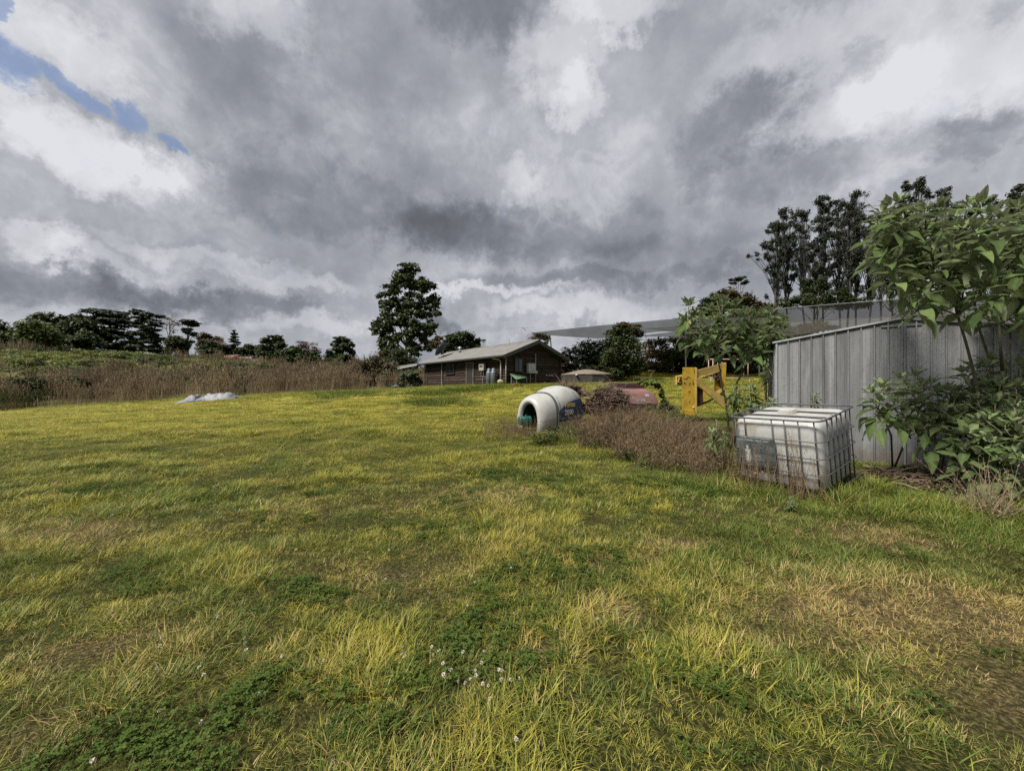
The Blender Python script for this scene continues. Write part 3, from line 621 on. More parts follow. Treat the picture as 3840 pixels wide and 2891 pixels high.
# gum stand
GG = 'tall gum trees beyond the shade nets'
def gum(x, top, Z, label, w=26, seed=0, dens=1.0, low=640):
    rng = random.Random(seed); bl = []; y = top + 4
    while y < low:
        f = (y - top) / (low - top); ww = 1.35 * w * (.35 + .95 * math.sin(min(1, f * 1.15 + .12) * 2.9))
        for _ in range(5 if f < .7 else 2):
            xx = x + max(-1.4, min(1.4, rng.gauss(0, .55))) * ww; bl.append((xx, y + rng.uniform(-6, 6) + abs(xx - x) * .25, rng.uniform(4, 9), rng.uniform(2.2, 4.2)))
        y += rng.uniform(9, 15)
    bl.append((x, top + 3, 9, 4))
    return tree('gum_tree', label, 'tree', bl, Z, int(5200 * dens), .20, L_GUM, (x + rng.uniform(-4, 4), 0), GG, bark=M_BARKP, tr=.2, sub=7, flat=1.6, tight=.36, up=.2, fat=(.85, 1.6), start=.4, top=(x, top))
gum(1676, 484, 70, 'leftmost gum, shorter, with a spreading sparse crown', 24, 1, 1.1)
gum(1698, 452, 73, 'gum second from the left of the stand, with two close thin trunks', 20, 2, 1.1)
gum(1733, 458, 71, 'gum with a domed top, third from the left of the stand', 20, 3)
gum(1758, 530, 76, 'low dark-crowned gum in the middle of the stand', 24, 4, 1.3)
gum(1778, 426, 72, 'tall flat-topped gum left of the middle of the stand', 20, 5, 1.1)
gum(1812, 434, 74, 'dense tall gum in the middle of the stand', 22, 6, 1.3)
gum(1834, 440, 70, 'straight gum with a broad dark domed head', 22, 7, 1.3)
gum(1850, 414, 75, 'gum topped by two wispy twig tufts on a bare leaning limb', 16, 8, .8)
gum(1878, 470, 72, 'wide-branching gum left of the large-leaved tree', 32, 9, 1.2)
gum(1925, 480, 73, 'gum half hidden behind the left side of the large-leaved tree', 34, 10, 1.1)
gum(1985, 388, 62, 'highest gum, its flat tufts standing over the large-leaved tree', 44, 11, 1.6)
gum(2075, 440, 60, 'gum behind the middle of the large-leaved tree', 36, 12, 1.1)
gum(2205, 402, 56, 'gum at the right edge behind the large-leaved tree', 34, 13, 1.2)
gum(1902, 462, 68, 'gum with thin crown just left of the large-leaved tree', 26, 14, .8)
gum(1948, 436, 70, 'gum whose top touches the left leaves of the large-leaved tree', 26, 15, .9)
gum(2035, 412, 66, 'gum right of the highest one, behind the large-leaved tree', 28, 16, .9)
gum(2140, 428, 64, 'gum seen through the right part of the large-leaved tree', 30, 17, .9)
tree('gum_tree', 'small lone gum head left of the stand', 'tree', [(1588, 604, 12, 4), (1602, 602, 11, 4), (1610, 610, 9, 4), (1583, 612, 8, 3)], 66, 900, .26, L_GUM, (1598, 800), GG, bark=M_BARKP, tr=.16, start=.6, tight=.2)
tree('dark_tree', 'dark understorey tree at the foot of the gums', 'tree', [(1700, 655, 22, 10), (1735, 652, 24, 12), (1775, 645, 30, 20), (1815, 650, 24, 16), (1765, 615, 22, 16), (1850, 655, 26, 10)], 68, 5000, .3, L_DARK, (1760, 800), GG, tr=.2)

# ------------------------------------------------------------------ weed bank (stuff) and its shrubs
M_WEED = leafmat('dry_weed', (.11, .083, .052, 1), (.33, .26, .17, 1), trans=.15, nscale=.15)
M_WEEDR = leafmat('dry_weed_rust', (.10, .075, .047, 1), (.30, .225, .145, 1), trans=.15, nscale=.15)
M_STEMD = leafmat('dead_stems', (.040, .028, .016, 1), (.21, .150, .092, 1), trans=.05, nscale=2)
def weed_clump(n, r, h0, h1, w_, plume, seed, mat, lean=.12, leaves=0):
    g = np.random.default_rng(seed); V = []; Q = []; lv = []
    for i in range(n):
        a = g.uniform(0, 6.283); rr = r * math.sqrt(g.uniform()); p = np.array([rr * math.cos(a), rr * math.sin(a), -.05]); h = g.uniform(h0, h1); d = np.array([g.normal(0, lean), g.normal(0, lean), 1.0]); d /= np.linalg.norm(d)
        b = g.uniform(0, 3.14); s = np.array([math.cos(b), math.sin(b), 0]); v0 = g.uniform(); k = len(V)
        q = p + d * h * .55 + np.array([g.normal(0, .03), g.normal(0, .03), 0]) * h; e = q + (d + np.array([g.normal(0, lean), g.normal(0, lean), 0])) * h * .45
        V += [p - s * w_, p + s * w_, q + s * w_ * .7, q - s * w_ * .7, e + s * w_ * .3, e - s * w_ * .3]; lv += [v0] * 6; Q += [(k, k + 1, k + 2, k + 3), (k + 3, k + 2, k + 4, k + 5)]
        for j in range(plume):
            t = g.uniform(.35, 1); c = q + (e - q) * t; u = rand_unit(1, g)[0]; u2 = np.array([0, 0, 1.0]) + u * .7; sz = g.uniform(.5, 1.2) * w_ * 6
            k = len(V); V += [c - u2 * sz, c + u * sz * .5, c + u2 * sz, c - u * sz * .5]; lv += [v0] * 4; Q.append((k, k + 1, k + 2, k + 3))
        for j in range(leaves):
            c = p + (q - p) * g.uniform(.1, 1.1); u = rand_unit(1, g)[0]; u[2] = -abs(u[2]) * .5; k = len(V); L = g.uniform(.03, .09) * (h / .8); s2 = np.cross(u, [0, 0, 1]); s2 /= np.linalg.norm(s2) + 1e-6
            V += [c, c + u * L * .5 + s2 * L * .18, c + u * L, c + u * L * .5 - s2 * L * .18]; lv += [v0] * 4; Q.append((k, k + 1, k + 2, k + 3))
    me = raw_mesh('weed_clump', np.array(V), np.array(Q), False, np.array(lv)); me.materials.append(mat); return me
def scrub_clump(n, r, h, size, seed, mat):
    V, Q, lv = crown([(0, 0, h * .45, r, r, h * .55)], n, size, seed, 10); me = raw_mesh('scrub_clump', V, Q, False, lv); me.materials.append(mat); return me
L_WG = leafmat('weed_green', (.03, .045, .018, 1), (.10, .115, .045, 1), trans=.2, nscale=.15)
wp = [weed_clump(26, .7, 1.3, 2.3, .012, 9, 1, M_WEED), weed_clump(26, .7, 1.1, 2.0, .012, 10, 2, M_WEED), weed_clump(30, .7, 1.3, 2.2, .012, 12, 3, M_WEEDR), weed_clump(22, .8, .7, 1.4, .012, 8, 4, M_WEED, .25), weed_clump(26, .8, .9, 1.9, .016, 14, 9, L_WG, .2), weed_clump(26, .8, .7, 1.6, .016, 14, 10, L_WG, .2)]
n = 5200
Yw = RG.uniform(17, 78, n); Xw = RG.uniform(-1.42, -.12, n) * Yw; s_ = Yw - edge_y(Xw)
thin = RG.uniform(size=n) < np.where(s_ < 8, .9, np.where(s_ < 22, .4, .2)); clear = (fbm(Xw * .07, Yw * .09, 5) > .45) & ~((Xw / Yw < -.9) & (s_ > 16) & (fbm(Xw * .05, Yw * .05, 6) < .62))
k = (s_ > .2) & thin & ((s_ < 9) | clear) & (Xw < -9); Xw, Yw, s_ = Xw[k], Yw[k], s_[k]
vi = np.where((Xw / Yw > -.62) & (RG.uniform(size=len(Xw)) < .75), 2, RG.integers(0, 4, len(Xw))); gn = fbm(Xw * .16 + 4, Yw * .2, 44); vi = np.where((gn > .6) & (RG.uniform(size=len(Xw)) < .8), 4 + RG.integers(0, 2, len(Xw)), vi); vi = np.where(s_ < .8, 3, vi)
scw = RG.uniform(.75, 1.15, len(Xw)) * (.35 + 1.2 * fbm(Xw * .35, Yw * .35, 8)) * np.interp(Xw / Yw, [-1.4, -.6, -.25], [1.0, .9, .95]) * np.where(s_ < .8, .7, 1.12)
scatter('tall_dry_weeds', np.stack([Xw, Yw, gh(Xw, Yw)], 1), RG.uniform(0, 6.28, len(Xw)), scw, vi, wp, 'tall brown seeding weeds crowding the bank beyond the field', cat=None)
n = 1900; Yw = RG.uniform(17, 100, n); Xw = RG.uniform(-1.42, -.1, n) * Yw; s_ = Yw - edge_y(Xw); k = (s_ > 5) & (Xw < -9) & ((fbm(Xw * .12, Yw * .12, 15) > .5) | (s_ > 16)); Xw, Yw = Xw[k], Yw[k]
L_SCR = leafmat('leaf_scrub_light', (.07, .09, .026, 1), (.20, .22, .065, 1), trans=.3, nscale=.12)
sp = [scrub_clump(300, .9, 1.0, .13, 5, L_SCR), scrub_clump(300, .9, .8, .13, 6, L_SCR), scrub_clump(420, 1.0, 1.2, .13, 7, L_OLIVE), scrub_clump(300, 1.2, .5, .16, 8, L_SCR)]
scatter('bank_undergrowth', np.stack([Xw, Yw, gh(Xw, Yw)], 1), RG.uniform(0, 6.28, len(Xw)), RG.uniform(.5, 1.3, len(Xw)), RG.integers(0, 4, len(Xw)), sp, 'low green and grey-green undergrowth between the dry weeds on the bank')
GB = 'green shrubs among the dry weeds'
bush('shrub', 'dark green shrub in the weeds at the left edge', [(52, 838, 22, 14), (75, 834, 18, 16), (35, 848, 14, 10)], 30, 2600, .13, L_DARK, 55, GB)
bush('shrub', 'dark green shrub in the weeds left of the middle of the bank', [(165, 833, 22, 14), (185, 838, 16, 12), (150, 842, 14, 10)], 31, 2400, .13, L_DARK, 165, GB)
bush('shrub', 'shrub in the weeds close behind the left end of the tarpaulin', [(350, 835, 14, 12), (362, 842, 10, 8)], 34, 1500, .12, L_DARK, 352, GB)
bush('shrub', 'grey-green mounded shrub below the carport on the slope', [(505, 793, 26, 9), (530, 801, 24, 9), (490, 804, 20, 8), (515, 812, 18, 7)], 52, 4200, .17, L_GREY, 510, GB)
bush('shrub', 'yellow-green shrubs on the slope right of the grey-green mound', [(560, 792, 24, 8), (585, 798, 20, 8), (550, 806, 22, 8), (578, 812, 16, 8)], 55, 3600, .17, L_MID, 565, GB)
bush('shrub', 'tangled brown shrub at the foot of the tall tree', [(790, 802, 20, 20), (812, 792, 22, 24), (835, 800, 22, 22), (800, 820, 30, 12), (770, 812, 18, 14)], 42, 6500, .15, L_AUT, 805, GB)
bush('shrub', 'olive shrub under the tall tree, behind the annex', [(858, 780, 24, 20), (880, 790, 22, 20), (830, 776, 18, 14)], 49, 4500, .16, L_OLIVE, 862, GB)
bush('shrub', 'bluish-green broad-leaved shrub beside the annex post', [(878, 820, 14, 12), (894, 814, 12, 10), (868, 828, 10, 8), (900, 826, 10, 8)], 40, 1500, .19, L_GREY, 885, GB)
bush('shrub', 'small pale shrub left of the annex', [(840, 815, 12, 14), (852, 826, 12, 9)], 41, 1100, .14, L_GREY, 845, GB)
# rank darker grass clumps on the lawn before the house
rk = [blades(90, .26, .22, .42, .010, .35, 1.0, 61), blades(80, .26, .15, .34, .010, .5, 1.1, 62)]
cx = [(760, 852, 28, 60), (730, 850, 27, 30), (795, 848, 29, 30), (700, 846, 30, 15), (960, 858, 25.5, 60), (985, 853, 26.5, 60), (1015, 850, 27, 40), (925, 862, 24.5, 40), (1050, 846, 28, 30), (935, 885, 19, 45), (955, 880, 20, 20), (905, 855, 26, 20), (1075, 842, 29, 30), (740, 862, 25, 20)]
P_ = []
for (x, y, z, m) in cx:
    c = D(x, y, z)
    for _ in range(int(m * 1.2)): P_.append((c.x + rnd.gauss(0, .8), c.y + rnd.gauss(0, .6)))
P_ = np.array(P_); scatter('rank_grass', np.stack([P_[:, 0], P_[:, 1], gh(P_[:, 0], P_[:, 1])], 1), RG.uniform(0, 6.28, len(P_)), RG.uniform(.8, 1.35, len(P_)), RG.integers(0, 2, len(P_)), rk, 'lush dark green clumps of longer grass on the lawn in front of the house', dict(tone=np.full(len(P_), .12), dry=np.zeros(len(P_))))
# ------------------------------------------------------------------ brown weatherboard house
M_WOOD = [solid('dark_brown_board_%d' % i, c, .85, .35, (.012, .010, .010, 1), 3, bump=.5, bscale=30, spec=.15) for i, c in enumerate([(.044, .031, .025, 1), (.030, .021, .018, 1), (.054, .038, .030, 1)])]
M_FASC = solid('fascia_dark_green_grey', (.035, .042, .042, 1), .6, .3)
M_ROOF = solid('roof_iron_weathered', (.150, .147, .138, 1), .65, .35, (.10, .088, .078, 1), 1.2, streak=True)
M_WHITE = solid('white_paint_dull', (.44, .44, .43, 1), .6, .2, (.22, .21, .19, 1), 6)
M_WPIPE = solid('pipe_pale_grey', (.34, .36, .37, 1), .5, .25)
M_GLASS = solid('window_glass_dark', (.012, .014, .018, 1), .08, .1, spec=.6)
M_BLACK = solid('black_rubber', (.012, .012, .013, 1), .8, .2)
M_GALV = solid('galvanised_steel', (.34, .36, .39, 1), .45, .4, (.13, .12, .12, 1), 7, metal=.5)
M_STEEL = solid('gas_cylinder_grey', (.13, .145, .165, 1), .45, .3, scale=5, metal=.3)
C0 = Vector((-.49, 31.8, 1.66)); ea = Vector((.791, .612, 0)); eb = Vector((-.612, .791, 0))
HW, HL, HH = 6.26, 15.5, 2.52; RISE = 1.22
def hp(a, b, z, off=0.0): return C0 + ea * a + eb * b + UP * z
def bpos(sx): r = (sx - CX) / F; return (C0.x - r * C0.y) / (.612 + .791 * r)
def apos(sx): r = (sx - CX) / F; return (r * C0.y - C0.x) / (.791 - .612 * r)
house = root('weatherboard_house', (C0.x, C0.y, 1.66), 'long low dark brown weatherboard house with a pale iron gable roof', 'house')
mb = MB(); t = .12   # inner shell behind the boards
mb.add([hp(t, t, -.4), hp(HW - t, t, -.4), hp(HW - t, HL - t, -.4), hp(t, HL - t, -.4), hp(t, t, HH), hp(HW - t, t, HH), hp(HW - t, HL - t, HH), hp(t, HL - t, HH), hp(HW / 2, t, HH + RISE - .05), hp(HW / 2, HL - t, HH + RISE - .05)],
       [(0, 1, 5, 8, 4), (1, 2, 6, 5), (2, 3, 7, 9, 6), (3, 0, 4, 7), (4, 8, 9, 7), (5, 6, 9, 8)])
mb.build('wall', M_WOOD[1], house)
BH = .252
def lap(p0, p1, z, nrm, i, parent=house, cut0=0, cut1=0, h=BH):
    """one lapped board from p0 to p1 (points at z=0), thicker at its lower edge; cut0/cut1 shorten the top edge along the rake"""
    d = (p1 - p0).normalized(); m = MB()
    j = rnd.uniform(-.004, .004)
    b0, b1 = p0 + UP * (z + .006), p1 + UP * (z + .006); t0, t1 = p0 + d * cut0 + UP * (z + h), p1 - d * cut1 + UP * (z + h)
    m.hexa([b0, b1, b1 + nrm * (.08 + j), b0 + nrm * (.08 + j), t0, t1, t1 + nrm * (.012), t0 + nrm * (.012)])
    return m.build('board', M_WOOD[i % 3], parent)
# long side (faces left-front): normal -ea ; openings along b
nl = -ea
doorb = (bpos(1776.6), bpos(1749.7)); winb = (bpos(1705), bpos(1672))
rows = [-.1 + BH * k for k in range(11)]
off = ea * .12
for k, z in enumerate(rows):
    segs = [(0.0, HL)]
    def cutseg(segs, lo, hi):
        o = []
        for a_, b_ in segs:
            if hi <= a_ or lo >= b_: o.append((a_, b_))
            else:
                if lo > a_: o.append((a_, lo))
                if hi < b_: o.append((hi, b_))
        return o
    if z < 2.12: segs = cutseg(segs, *sorted(doorb))
    if .98 < z + BH * .6 < 2.1: segs = cutseg(segs, *sorted(winb))
    segs = [q for s_ in segs for q in ([s_] if s_[1] - s_[0] < 6 else [(s_[0], (s_[0] + s_[1]) / 2), ((s_[0] + s_[1]) / 2 + .006, s_[1])])]
    for a_, b_ in segs: lap(hp(0, a_, 0) + off * .9, hp(0, b_, 0) + off * .9, z, nl, k + int(a_))
# gable end (faces right-front): normal -eb
ng_ = -eb; offb = eb * .108
z = -.1; k = 0
while z < HH + RISE - .1:
    def half(zz): return max(0.02, (HH + RISE - zz) / RISE * HW / 2) if zz > HH else HW / 2
    wlo, whi = min(half(z), HW / 2), min(half(z + BH), HW / 2)
    a0, a1 = HW / 2 - wlo, HW / 2 + wlo; wa = sorted((apos(1929.6), apos(1959)))
    parts_ = [(a0, a1, wlo - whi, wlo - whi)]
    if 1.0 < z + BH * .6 < 2.15: parts_ = [(a0, wa[0], wlo - whi, 0), (wa[1], a1, 0, wlo - whi)]
    for (q0, q1, c0, c1) in parts_: lap(hp(q0, 0, 0) + offb, hp(q1, 0, 0) + offb, z, ng_, k + int(q0), cut0=c0, cut1=c1)
    z += BH; k += 1
# far and hidden sides are plain boards too
for k, z in enumerate(rows): lap(hp(HW, HL, 0) - ea * .11, hp(HW, 0, 0) - ea * .11, z, ea, k)
# roof: two corrugated slopes with fascia, barge boards, gutter
OV, OG = .62, .55; slope = RISE / (HW / 2)
zr = HH + RISE + .10
def roofz(a): return zr - abs(a - HW / 2) * slope
for sgn in (-1, 1):
    nsh = 9; rl = HL + 2 * OG
    for q in range(nsh):
        b0, b1 = -OG + rl * q / nsh, -OG + rl * (q + 1) / nsh - .012; P_ = []
        e = HW / 2 + sgn * (HW / 2 + OV)
        nn = 26
        for r_ in range(2):
            a = HW / 2 if r_ == 0 else e; row = []
            for u in range(nn + 1):
                row.append(hp(a, b0 + (b1 - b0) * u / nn, roofz(a) + .012 * math.cos(u * math.pi) + .03 + .003 * (q % 2)))
            P_.append(row)
        m = MB(); m.grid(P_); o = m.build('roof_sheet', M_ROOF, house); sm = o.modifiers.new('thick', 'SOLIDIFY'); sm.thickness = .012
    e = HW / 2 + sgn * (HW / 2 + OV)
    m = MB(); m.box(hp(e - sgn * .02, -OG + .02, roofz(e) - .17), ea * sgn * .025, eb * (rl - .04), UP * .17); m.build('fascia', M_FASC, house)
    m = MB(); m.box(hp(e + sgn * .006, -OG, roofz(e) - .11), ea * sgn * .10, eb * rl, UP * .11); m.build('gutter', M_FASC, house)
    m = MB(); m.box(hp(HW / 2 + sgn * (HW / 2 - .05), .02, HH - .16), ea * sgn * (OV - .02), eb * (rl - 1.2), UP * .012); m.build('soffit', M_FASC, house)
    for bb in (-OG - .03, HL + OG):
        m = MB(); q0 = hp(HW / 2, bb, roofz(HW / 2) - .30); q1 = hp(e, bb, roofz(e) - .26)
        m.hexa([q0, q1, q1 + eb * .03, q0 + eb * .03, q0 + UP * .33, q1 + UP * .29, q1 + UP * .29 + eb * .03, q0 + UP * .33 + eb * .03]); m.build('barge_board', M_FASC, house)
    m = MB(); q0 = hp(HW / 2, -OG, roofz(HW / 2) - .28); q1 = hp(e, -OG, roofz(e) - .22)
    m.hexa([q0, q1, q1 + eb * (OG - .01), q0 + eb * (OG - .01), q0 + UP * .02, q1 + UP * .02, q1 + UP * .02 + eb * (OG - .01), q0 + UP * .02 + eb * (OG - .01)]); m.build('soffit', M_FASC, house)
m = MB(); m.tube([hp(HW / 2, -OG, zr + .03), hp(HW / 2, HL + OG, zr + .03)], .07, 8); m.build('ridge_cap', M_ROOF, house)
bv = bpos(1747) ; m = MB(); m.tube([hp(2.2, 11.3, roofz(2.2)), hp(2.2, 11.3, roofz(2.2) + .55)], .13, 10); m.lathe(hp(2.2, 11.3, roofz(2.2) + .5), [(.22, 0), (.20, .08), (.02, .2)], 12); m.build('roof_vent', M_GALV, house, smooth=True)
# corner trims, battens, door, windows
m = MB(); m.box(hp(-.05, -.05, -.3), ea * .10, eb * .10, UP * (HH + .3)); m.build('corner_trim', M_WOOD[2], house)
m = MB(); m.box(hp(HW - .05, -.05, -.3), ea * .10, eb * .10, UP * (HH + .25)); m.build('corner_trim', M_WOOD[0], house)
M_BATT = solid('batten_weathered', (.22, .20, .18, 1), .8, .3)
for sx in (1593, 1660):
    b = bpos(sx); m = MB(); m.box(hp(-.10, b, -.3), ea * .06, eb * .10, UP * (HH + .15)); m.build('batten', M_BATT, house)
d0, d1 = sorted(doorb)
m = MB(); m.box(hp(-.02, d0 + .06, -.1), ea * .05, eb * (d1 - d0 - .12), UP * 2.12); dob = m.build('door', solid('door_dark', (.022, .018, .017, 1), .6, .2), house)
m = MB(); m.tube([hp(-.06, d0 + .14, .95), hp(-.06, d0 + .14, 1.05)], .02, 8); m.build('handle', M_GALV, dob)
for q in ((d0, .06), (d1 - .06, .06)):
    m = MB(); m.box(hp(-.07, q[0], -.1), ea * .10, eb * q[1], UP * 2.2); m.build('door_frame', M_BATT, house)
m = MB(); m.box(hp(-.07, d0 + .062, 2.03), ea * .10, eb * (d1 - d0 - .124), UP * .07); m.build('door_frame', M_BATT, house)
def window(org, ex, w_, h_, out, panes, matf):
    f = MB(); T = .05
    f.box(org, ex * T, UP * h_, out * .06); f.box(org + ex * (w_ - T), ex * T, UP * h_, out * .06); f.box(org + ex * (T + .001), ex * (w_ - 2 * T - .002), UP * T, out * .058); f.box(org + ex * (T + .001) + UP * (h_ - T), ex * (w_ - 2 * T - .002), UP * T, out * .058)
    f.box(org + ex * (w_ / 2 - .02) + UP * (T + .002), ex * .04, UP * (h_ - 2 * T - .004), out * .055)
    wo = f.build('window', matf, house)
    for i, pm in enumerate(panes):
        p = MB(); p.box(org + ex * (T + .004 + i * (w_ / 2 - .02)) + UP * (T + .003) + out * .01, ex * (w_ / 2 - T - .03), UP * (h_ - 2 * T - .006), out * .012); p.build('pane', pm, wo)
    return wo
w0, w1 = sorted(winb)
window(hp(-.01, w0, 1.08), eb, w1 - w0, 1.06, -ea, [M_GLASS, M_GLASS], solid('window_frame_dark', (.05, .045, .042, 1), .6, .2))
a0, a1 = sorted((apos(1929.6), apos(1959)))
window(hp(a0, -.01, 1.08), ea, a1 - a0, 1.12, -eb, [M_GLASS, solid('window_screen', (.085, .09, .10, 1), .5, .1)], solid('window_frame_dark', (.05, .045, .042, 1)))
m = MB(); m.tube([hp(-.55, bpos(1862), HH - .12), hp(-.5, bpos(1864), HH - .3), hp(-.15, bpos(1878), HH - .42), hp(-.12, bpos(1882), HH - .6), hp(-.12, bpos(1882), .02)], .055, 8); m.build('downpipe', M_WHITE, house, smooth=True)
m = MB(); m.tube([hp(-.10, -.12, HH - .05), hp(-.10, -.12, 0)], .035, 8); m.build('conduit', M_WPIPE, house, smooth=True)
aa = apos(2006); m = MB(); m.tube([hp(aa, -.10, 2.7), hp(aa, -.10, -.1)], .03, 8); m.build('conduit', M_WPIPE, house, smooth=True)
m = MB(); m.box(hp(aa - .1, -.22, .98), ea * .22, eb * .12, UP * .24); m.build('junction_box', M_WPIPE, house, bevel=.01)
for sx in (2045, 2056, 2065):
    a_ = apos(sx); m = MB(); m.box(hp(a_, -.062, .78 + rnd.uniform(0, .05)), ea * .22, eb * .02, UP * .07); m.build('pale_wall_patch', M_WHITE, house)  # small pale strips added for the peeled white marks on the boards
m = MB(); m.tube([hp(2.0, 2.2, roofz(2.0) - .1), hp(2.0, 2.2, roofz(2.0) + .75)], .03, 6); m.build('flue_pipe', M_GALV, house)
m = MB(); m.tube([hp(.2, 12.0, roofz(.2) - .1), hp(.2, 12.0, roofz(.2) + .7)], .03, 6); m.build('flue_pipe', M_WPIPE, house)

# things on and beside the house
def upright(a, b, z): return hp(a, b, z)
gb = root('meter_box', tuple(hp(apos(1972), -.06, .95)), 'pale grey electricity meter box on a post against the gable wall', 'meter box')
a0, a1 = apos(1972), apos(1999.5)
m = MB(); m.box(hp(a0, -.34, .98), ea * (a1 - a0), eb * .26, UP * .86); m.build('cabinet', M_WPIPE, gb, bevel=.012)
m = MB(); m.box(hp(a0 + .02, -.362, 1.0), ea * (a1 - a0 - .04), eb * .02, UP * .82); dd = m.build('door', M_WPIPE, gb, bevel=.006)
m = MB(); m.box(hp(a0 + .28, -.38, 1.36), ea * .05, eb * .016, UP * .10); m.build('latch', M_BLACK, dd)
m = MB(); m.box(hp(a0 + .25, -.28, -.2), ea * .08, eb * .08, UP * 1.178); m.build('post', solid('timber_post', (.20, .14, .10, 1), .85, .3), gb)
hb = root('water_heater', tuple(hp(-.1, bpos(1818), 1.3)), 'cream gas water heater mounted on the long brown wall', 'water heater')
b0, b1 = sorted((bpos(1807), bpos(1825)))
M_CREAM = solid('heater_cream', (.26, .25, .21, 1), .5, .25)
m = MB(); m.box(hp(-.34, b0, 1.25), ea * .26, eb * (b1 - b0), UP * .62); m.build('casing', M_CREAM, hb, bevel=.02)
m = MB(); m.box(hp(-.352, b0 + .12, 1.55), ea * .01, eb * (b1 - b0 - .24), UP * .14); m.build('grille', M_BLACK, hb)
m = MB(); m.tube([hp(-.2, b0 + .2, 1.24), hp(-.2, b0 + .2, .8), hp(-.2, b0 + .35, .7), hp(-.2, b0 + .35, .1)], .02, 6); m.tube([hp(-.2, b1 - .15, 1.24), hp(-.22, b1 - .15, .75), hp(-.25, b0 - .6, .68)], .018, 6); m.build('pipe', M_GALV, hb)
for i, (sx, lab) in enumerate([(1858, 'left gas cylinder of the pair standing against the house wall'), (1838.5 + 26, '')][:1]): pass
def cylinder(sx, lab):
    b = bpos(sx); c = hp(-.42, b, 0); c.z = 1.66; g = root('gas_cylinder', tuple(c), lab, 'gas cylinder', 'gas cylinders by the house')
    m = MB(); R = .26; m.lathe(c, [(0, .0), (R * .9, 0), (R * .9, .06), (R, .08), (R, 1.0), (R * .93, 1.10), (R * .6, 1.19), (.05, 1.22), (.05, 1.24)], 20); m.build('body', M_STEEL, g, smooth=True)
    m = MB(); m.lathe(c, [(.17, 1.17), (.17, 1.36), (.155, 1.36), (.155, 1.17)], 16); m.build('collar', M_STEEL, g, smooth=True)
    m = MB(); m.tube([c + UP * 1.22, c + UP * 1.42], .03, 8); m.tube([c + UP * 1.4 - eb * .06, c + UP * 1.4 + eb * .06], .015, 6); m.build('valve', M_GALV, g)
cylinder(1849, 'gas cylinder further from the downpipe, against the brown house wall')
cylinder(1866, 'gas cylinder next to the white downpipe, against the brown house wall')
gs = root('bench', tuple(hp(1.0, -.9, 0)), 'bench topped by a sloping faded green sheet below the gable window', 'bench')
p = [PS(1912, 1403, 31.6), PS(1935, 1424, 30.6), PS(1978, 1416, 32.6), PS(1955, 1405, 33.4)]
m = MB(); m.hexa([p[0], p[1], p[2], p[3]] + [q + UP * .03 for q in p]); m.build('top', solid('green_sheet', (.08, .16, .08, 1), .6, .3, (.22, .28, .18, 1), 3), gs)
for q in p:
    m = MB(); qq = q.lerp((p[0] + p[2]) / 2, .12); m.box((qq.x, qq.y, 1.55), (.05, 0, 0), (0, .05, 0), (0, 0, qq.z - 1.56)); m.build('leg', M_GALV, gs)
m = MB(); m.cbox((p[0] + p[2]) / 2 - UP * .42, ea * 1.0, eb * .5, UP * .3); m.build('crossbar', M_BLACK, gs)
M_BRICK = solid('brick_orange', (.42, .16, .075, 1), .9, .35, bump=.4)
br = root('brick_pile', tuple(PS(1944, 1450, 29.4)), 'short stack of orange terracotta bricks on the grass before the gable', 'brick pile')
for i, (sx, sy, w_) in enumerate([(1930, 1450, 19), (1946, 1452, 20), (1933, 1443.5, 22), (1952, 1445, 20), (1926, 1447, 14)]):
    c = PS(sx, sy, 29.2 + .2 * (i % 2)); m = MB(); an = .2 + i * .13; e1 = Vector((math.cos(an), math.sin(an), 0)); e2 = Vector((-e1.y, e1.x, 0)); m.cbox(c, e1 * w_ / F * 29, e2 * .25, UP * .15); m.build('brick', M_BRICK, br, bevel=.008)
yb = root('rag', tuple(hp(-.55, bpos(1878), 0)), 'crumpled pale yellow bag on the ground by the gas cylinders', 'bag')
g = np.random.default_rng(3); m = MB(); c = PS(1876, 1439, 31.4)
m.grid([[c + Vector((.26 * math.sin(u) * math.cos(v), .2 * math.sin(u) * math.sin(v), .16 + .17 * math.cos(u))) * 1 + Vector(g.normal(0, .02, 3)) for v in np.linspace(0, 6.283, 12)] for u in np.linspace(.05, 3.1, 8)]); m.build('bag', solid('bag_yellow', (.32, .29, .17, 1), .7, .2), yb)

# television antenna and satellite dish stand on the roof
an = root('tv_antenna', tuple(hp(HW / 2, .5, zr + .05)), 'thin white television antenna on the ridge above the gable', 'antenna')
q = PS(1954.5, 1278, 34.8); t_ = PS(1954.5, 1228, 34.8)
m = MB(); m.tube([q - UP * .9, t_], .022, 6); m.build('mast', M_WPIPE, an)
m = MB(); l, r = PS(1896, 1232, 34.6), PS(2008, 1228, 35.2); m.tube([l, r], .016, 5); m.build('boom', M_WPIPE, an)
for i in range(9):
    c = l.lerp(r, .05 + i * .11); L = .62 - .03 * i; m = MB(); m.tube([c - Vector((.1, 1, .06)) * L, c + Vector((.1, 1, .06)) * L], .010, 4); m.build('element', M_WPIPE, an)
m = MB(); m.tube([t_ + Vector((.1, 0, 0)), t_ + Vector((.45, .1, -.28))], .03, 5); m.build('bracket', M_GALV, an)
ds = root('satellite_dish', tuple(PS(1655, 1335, 43)), 'dark mesh satellite dish at the far left end of the house roof', 'satellite dish')
c = PS(1660, 1314, 43); ax = Vector((-.75, .1, .65)).normalized(); u_ = ax.cross(UP).normalized(); v_ = ax.cross(u_)
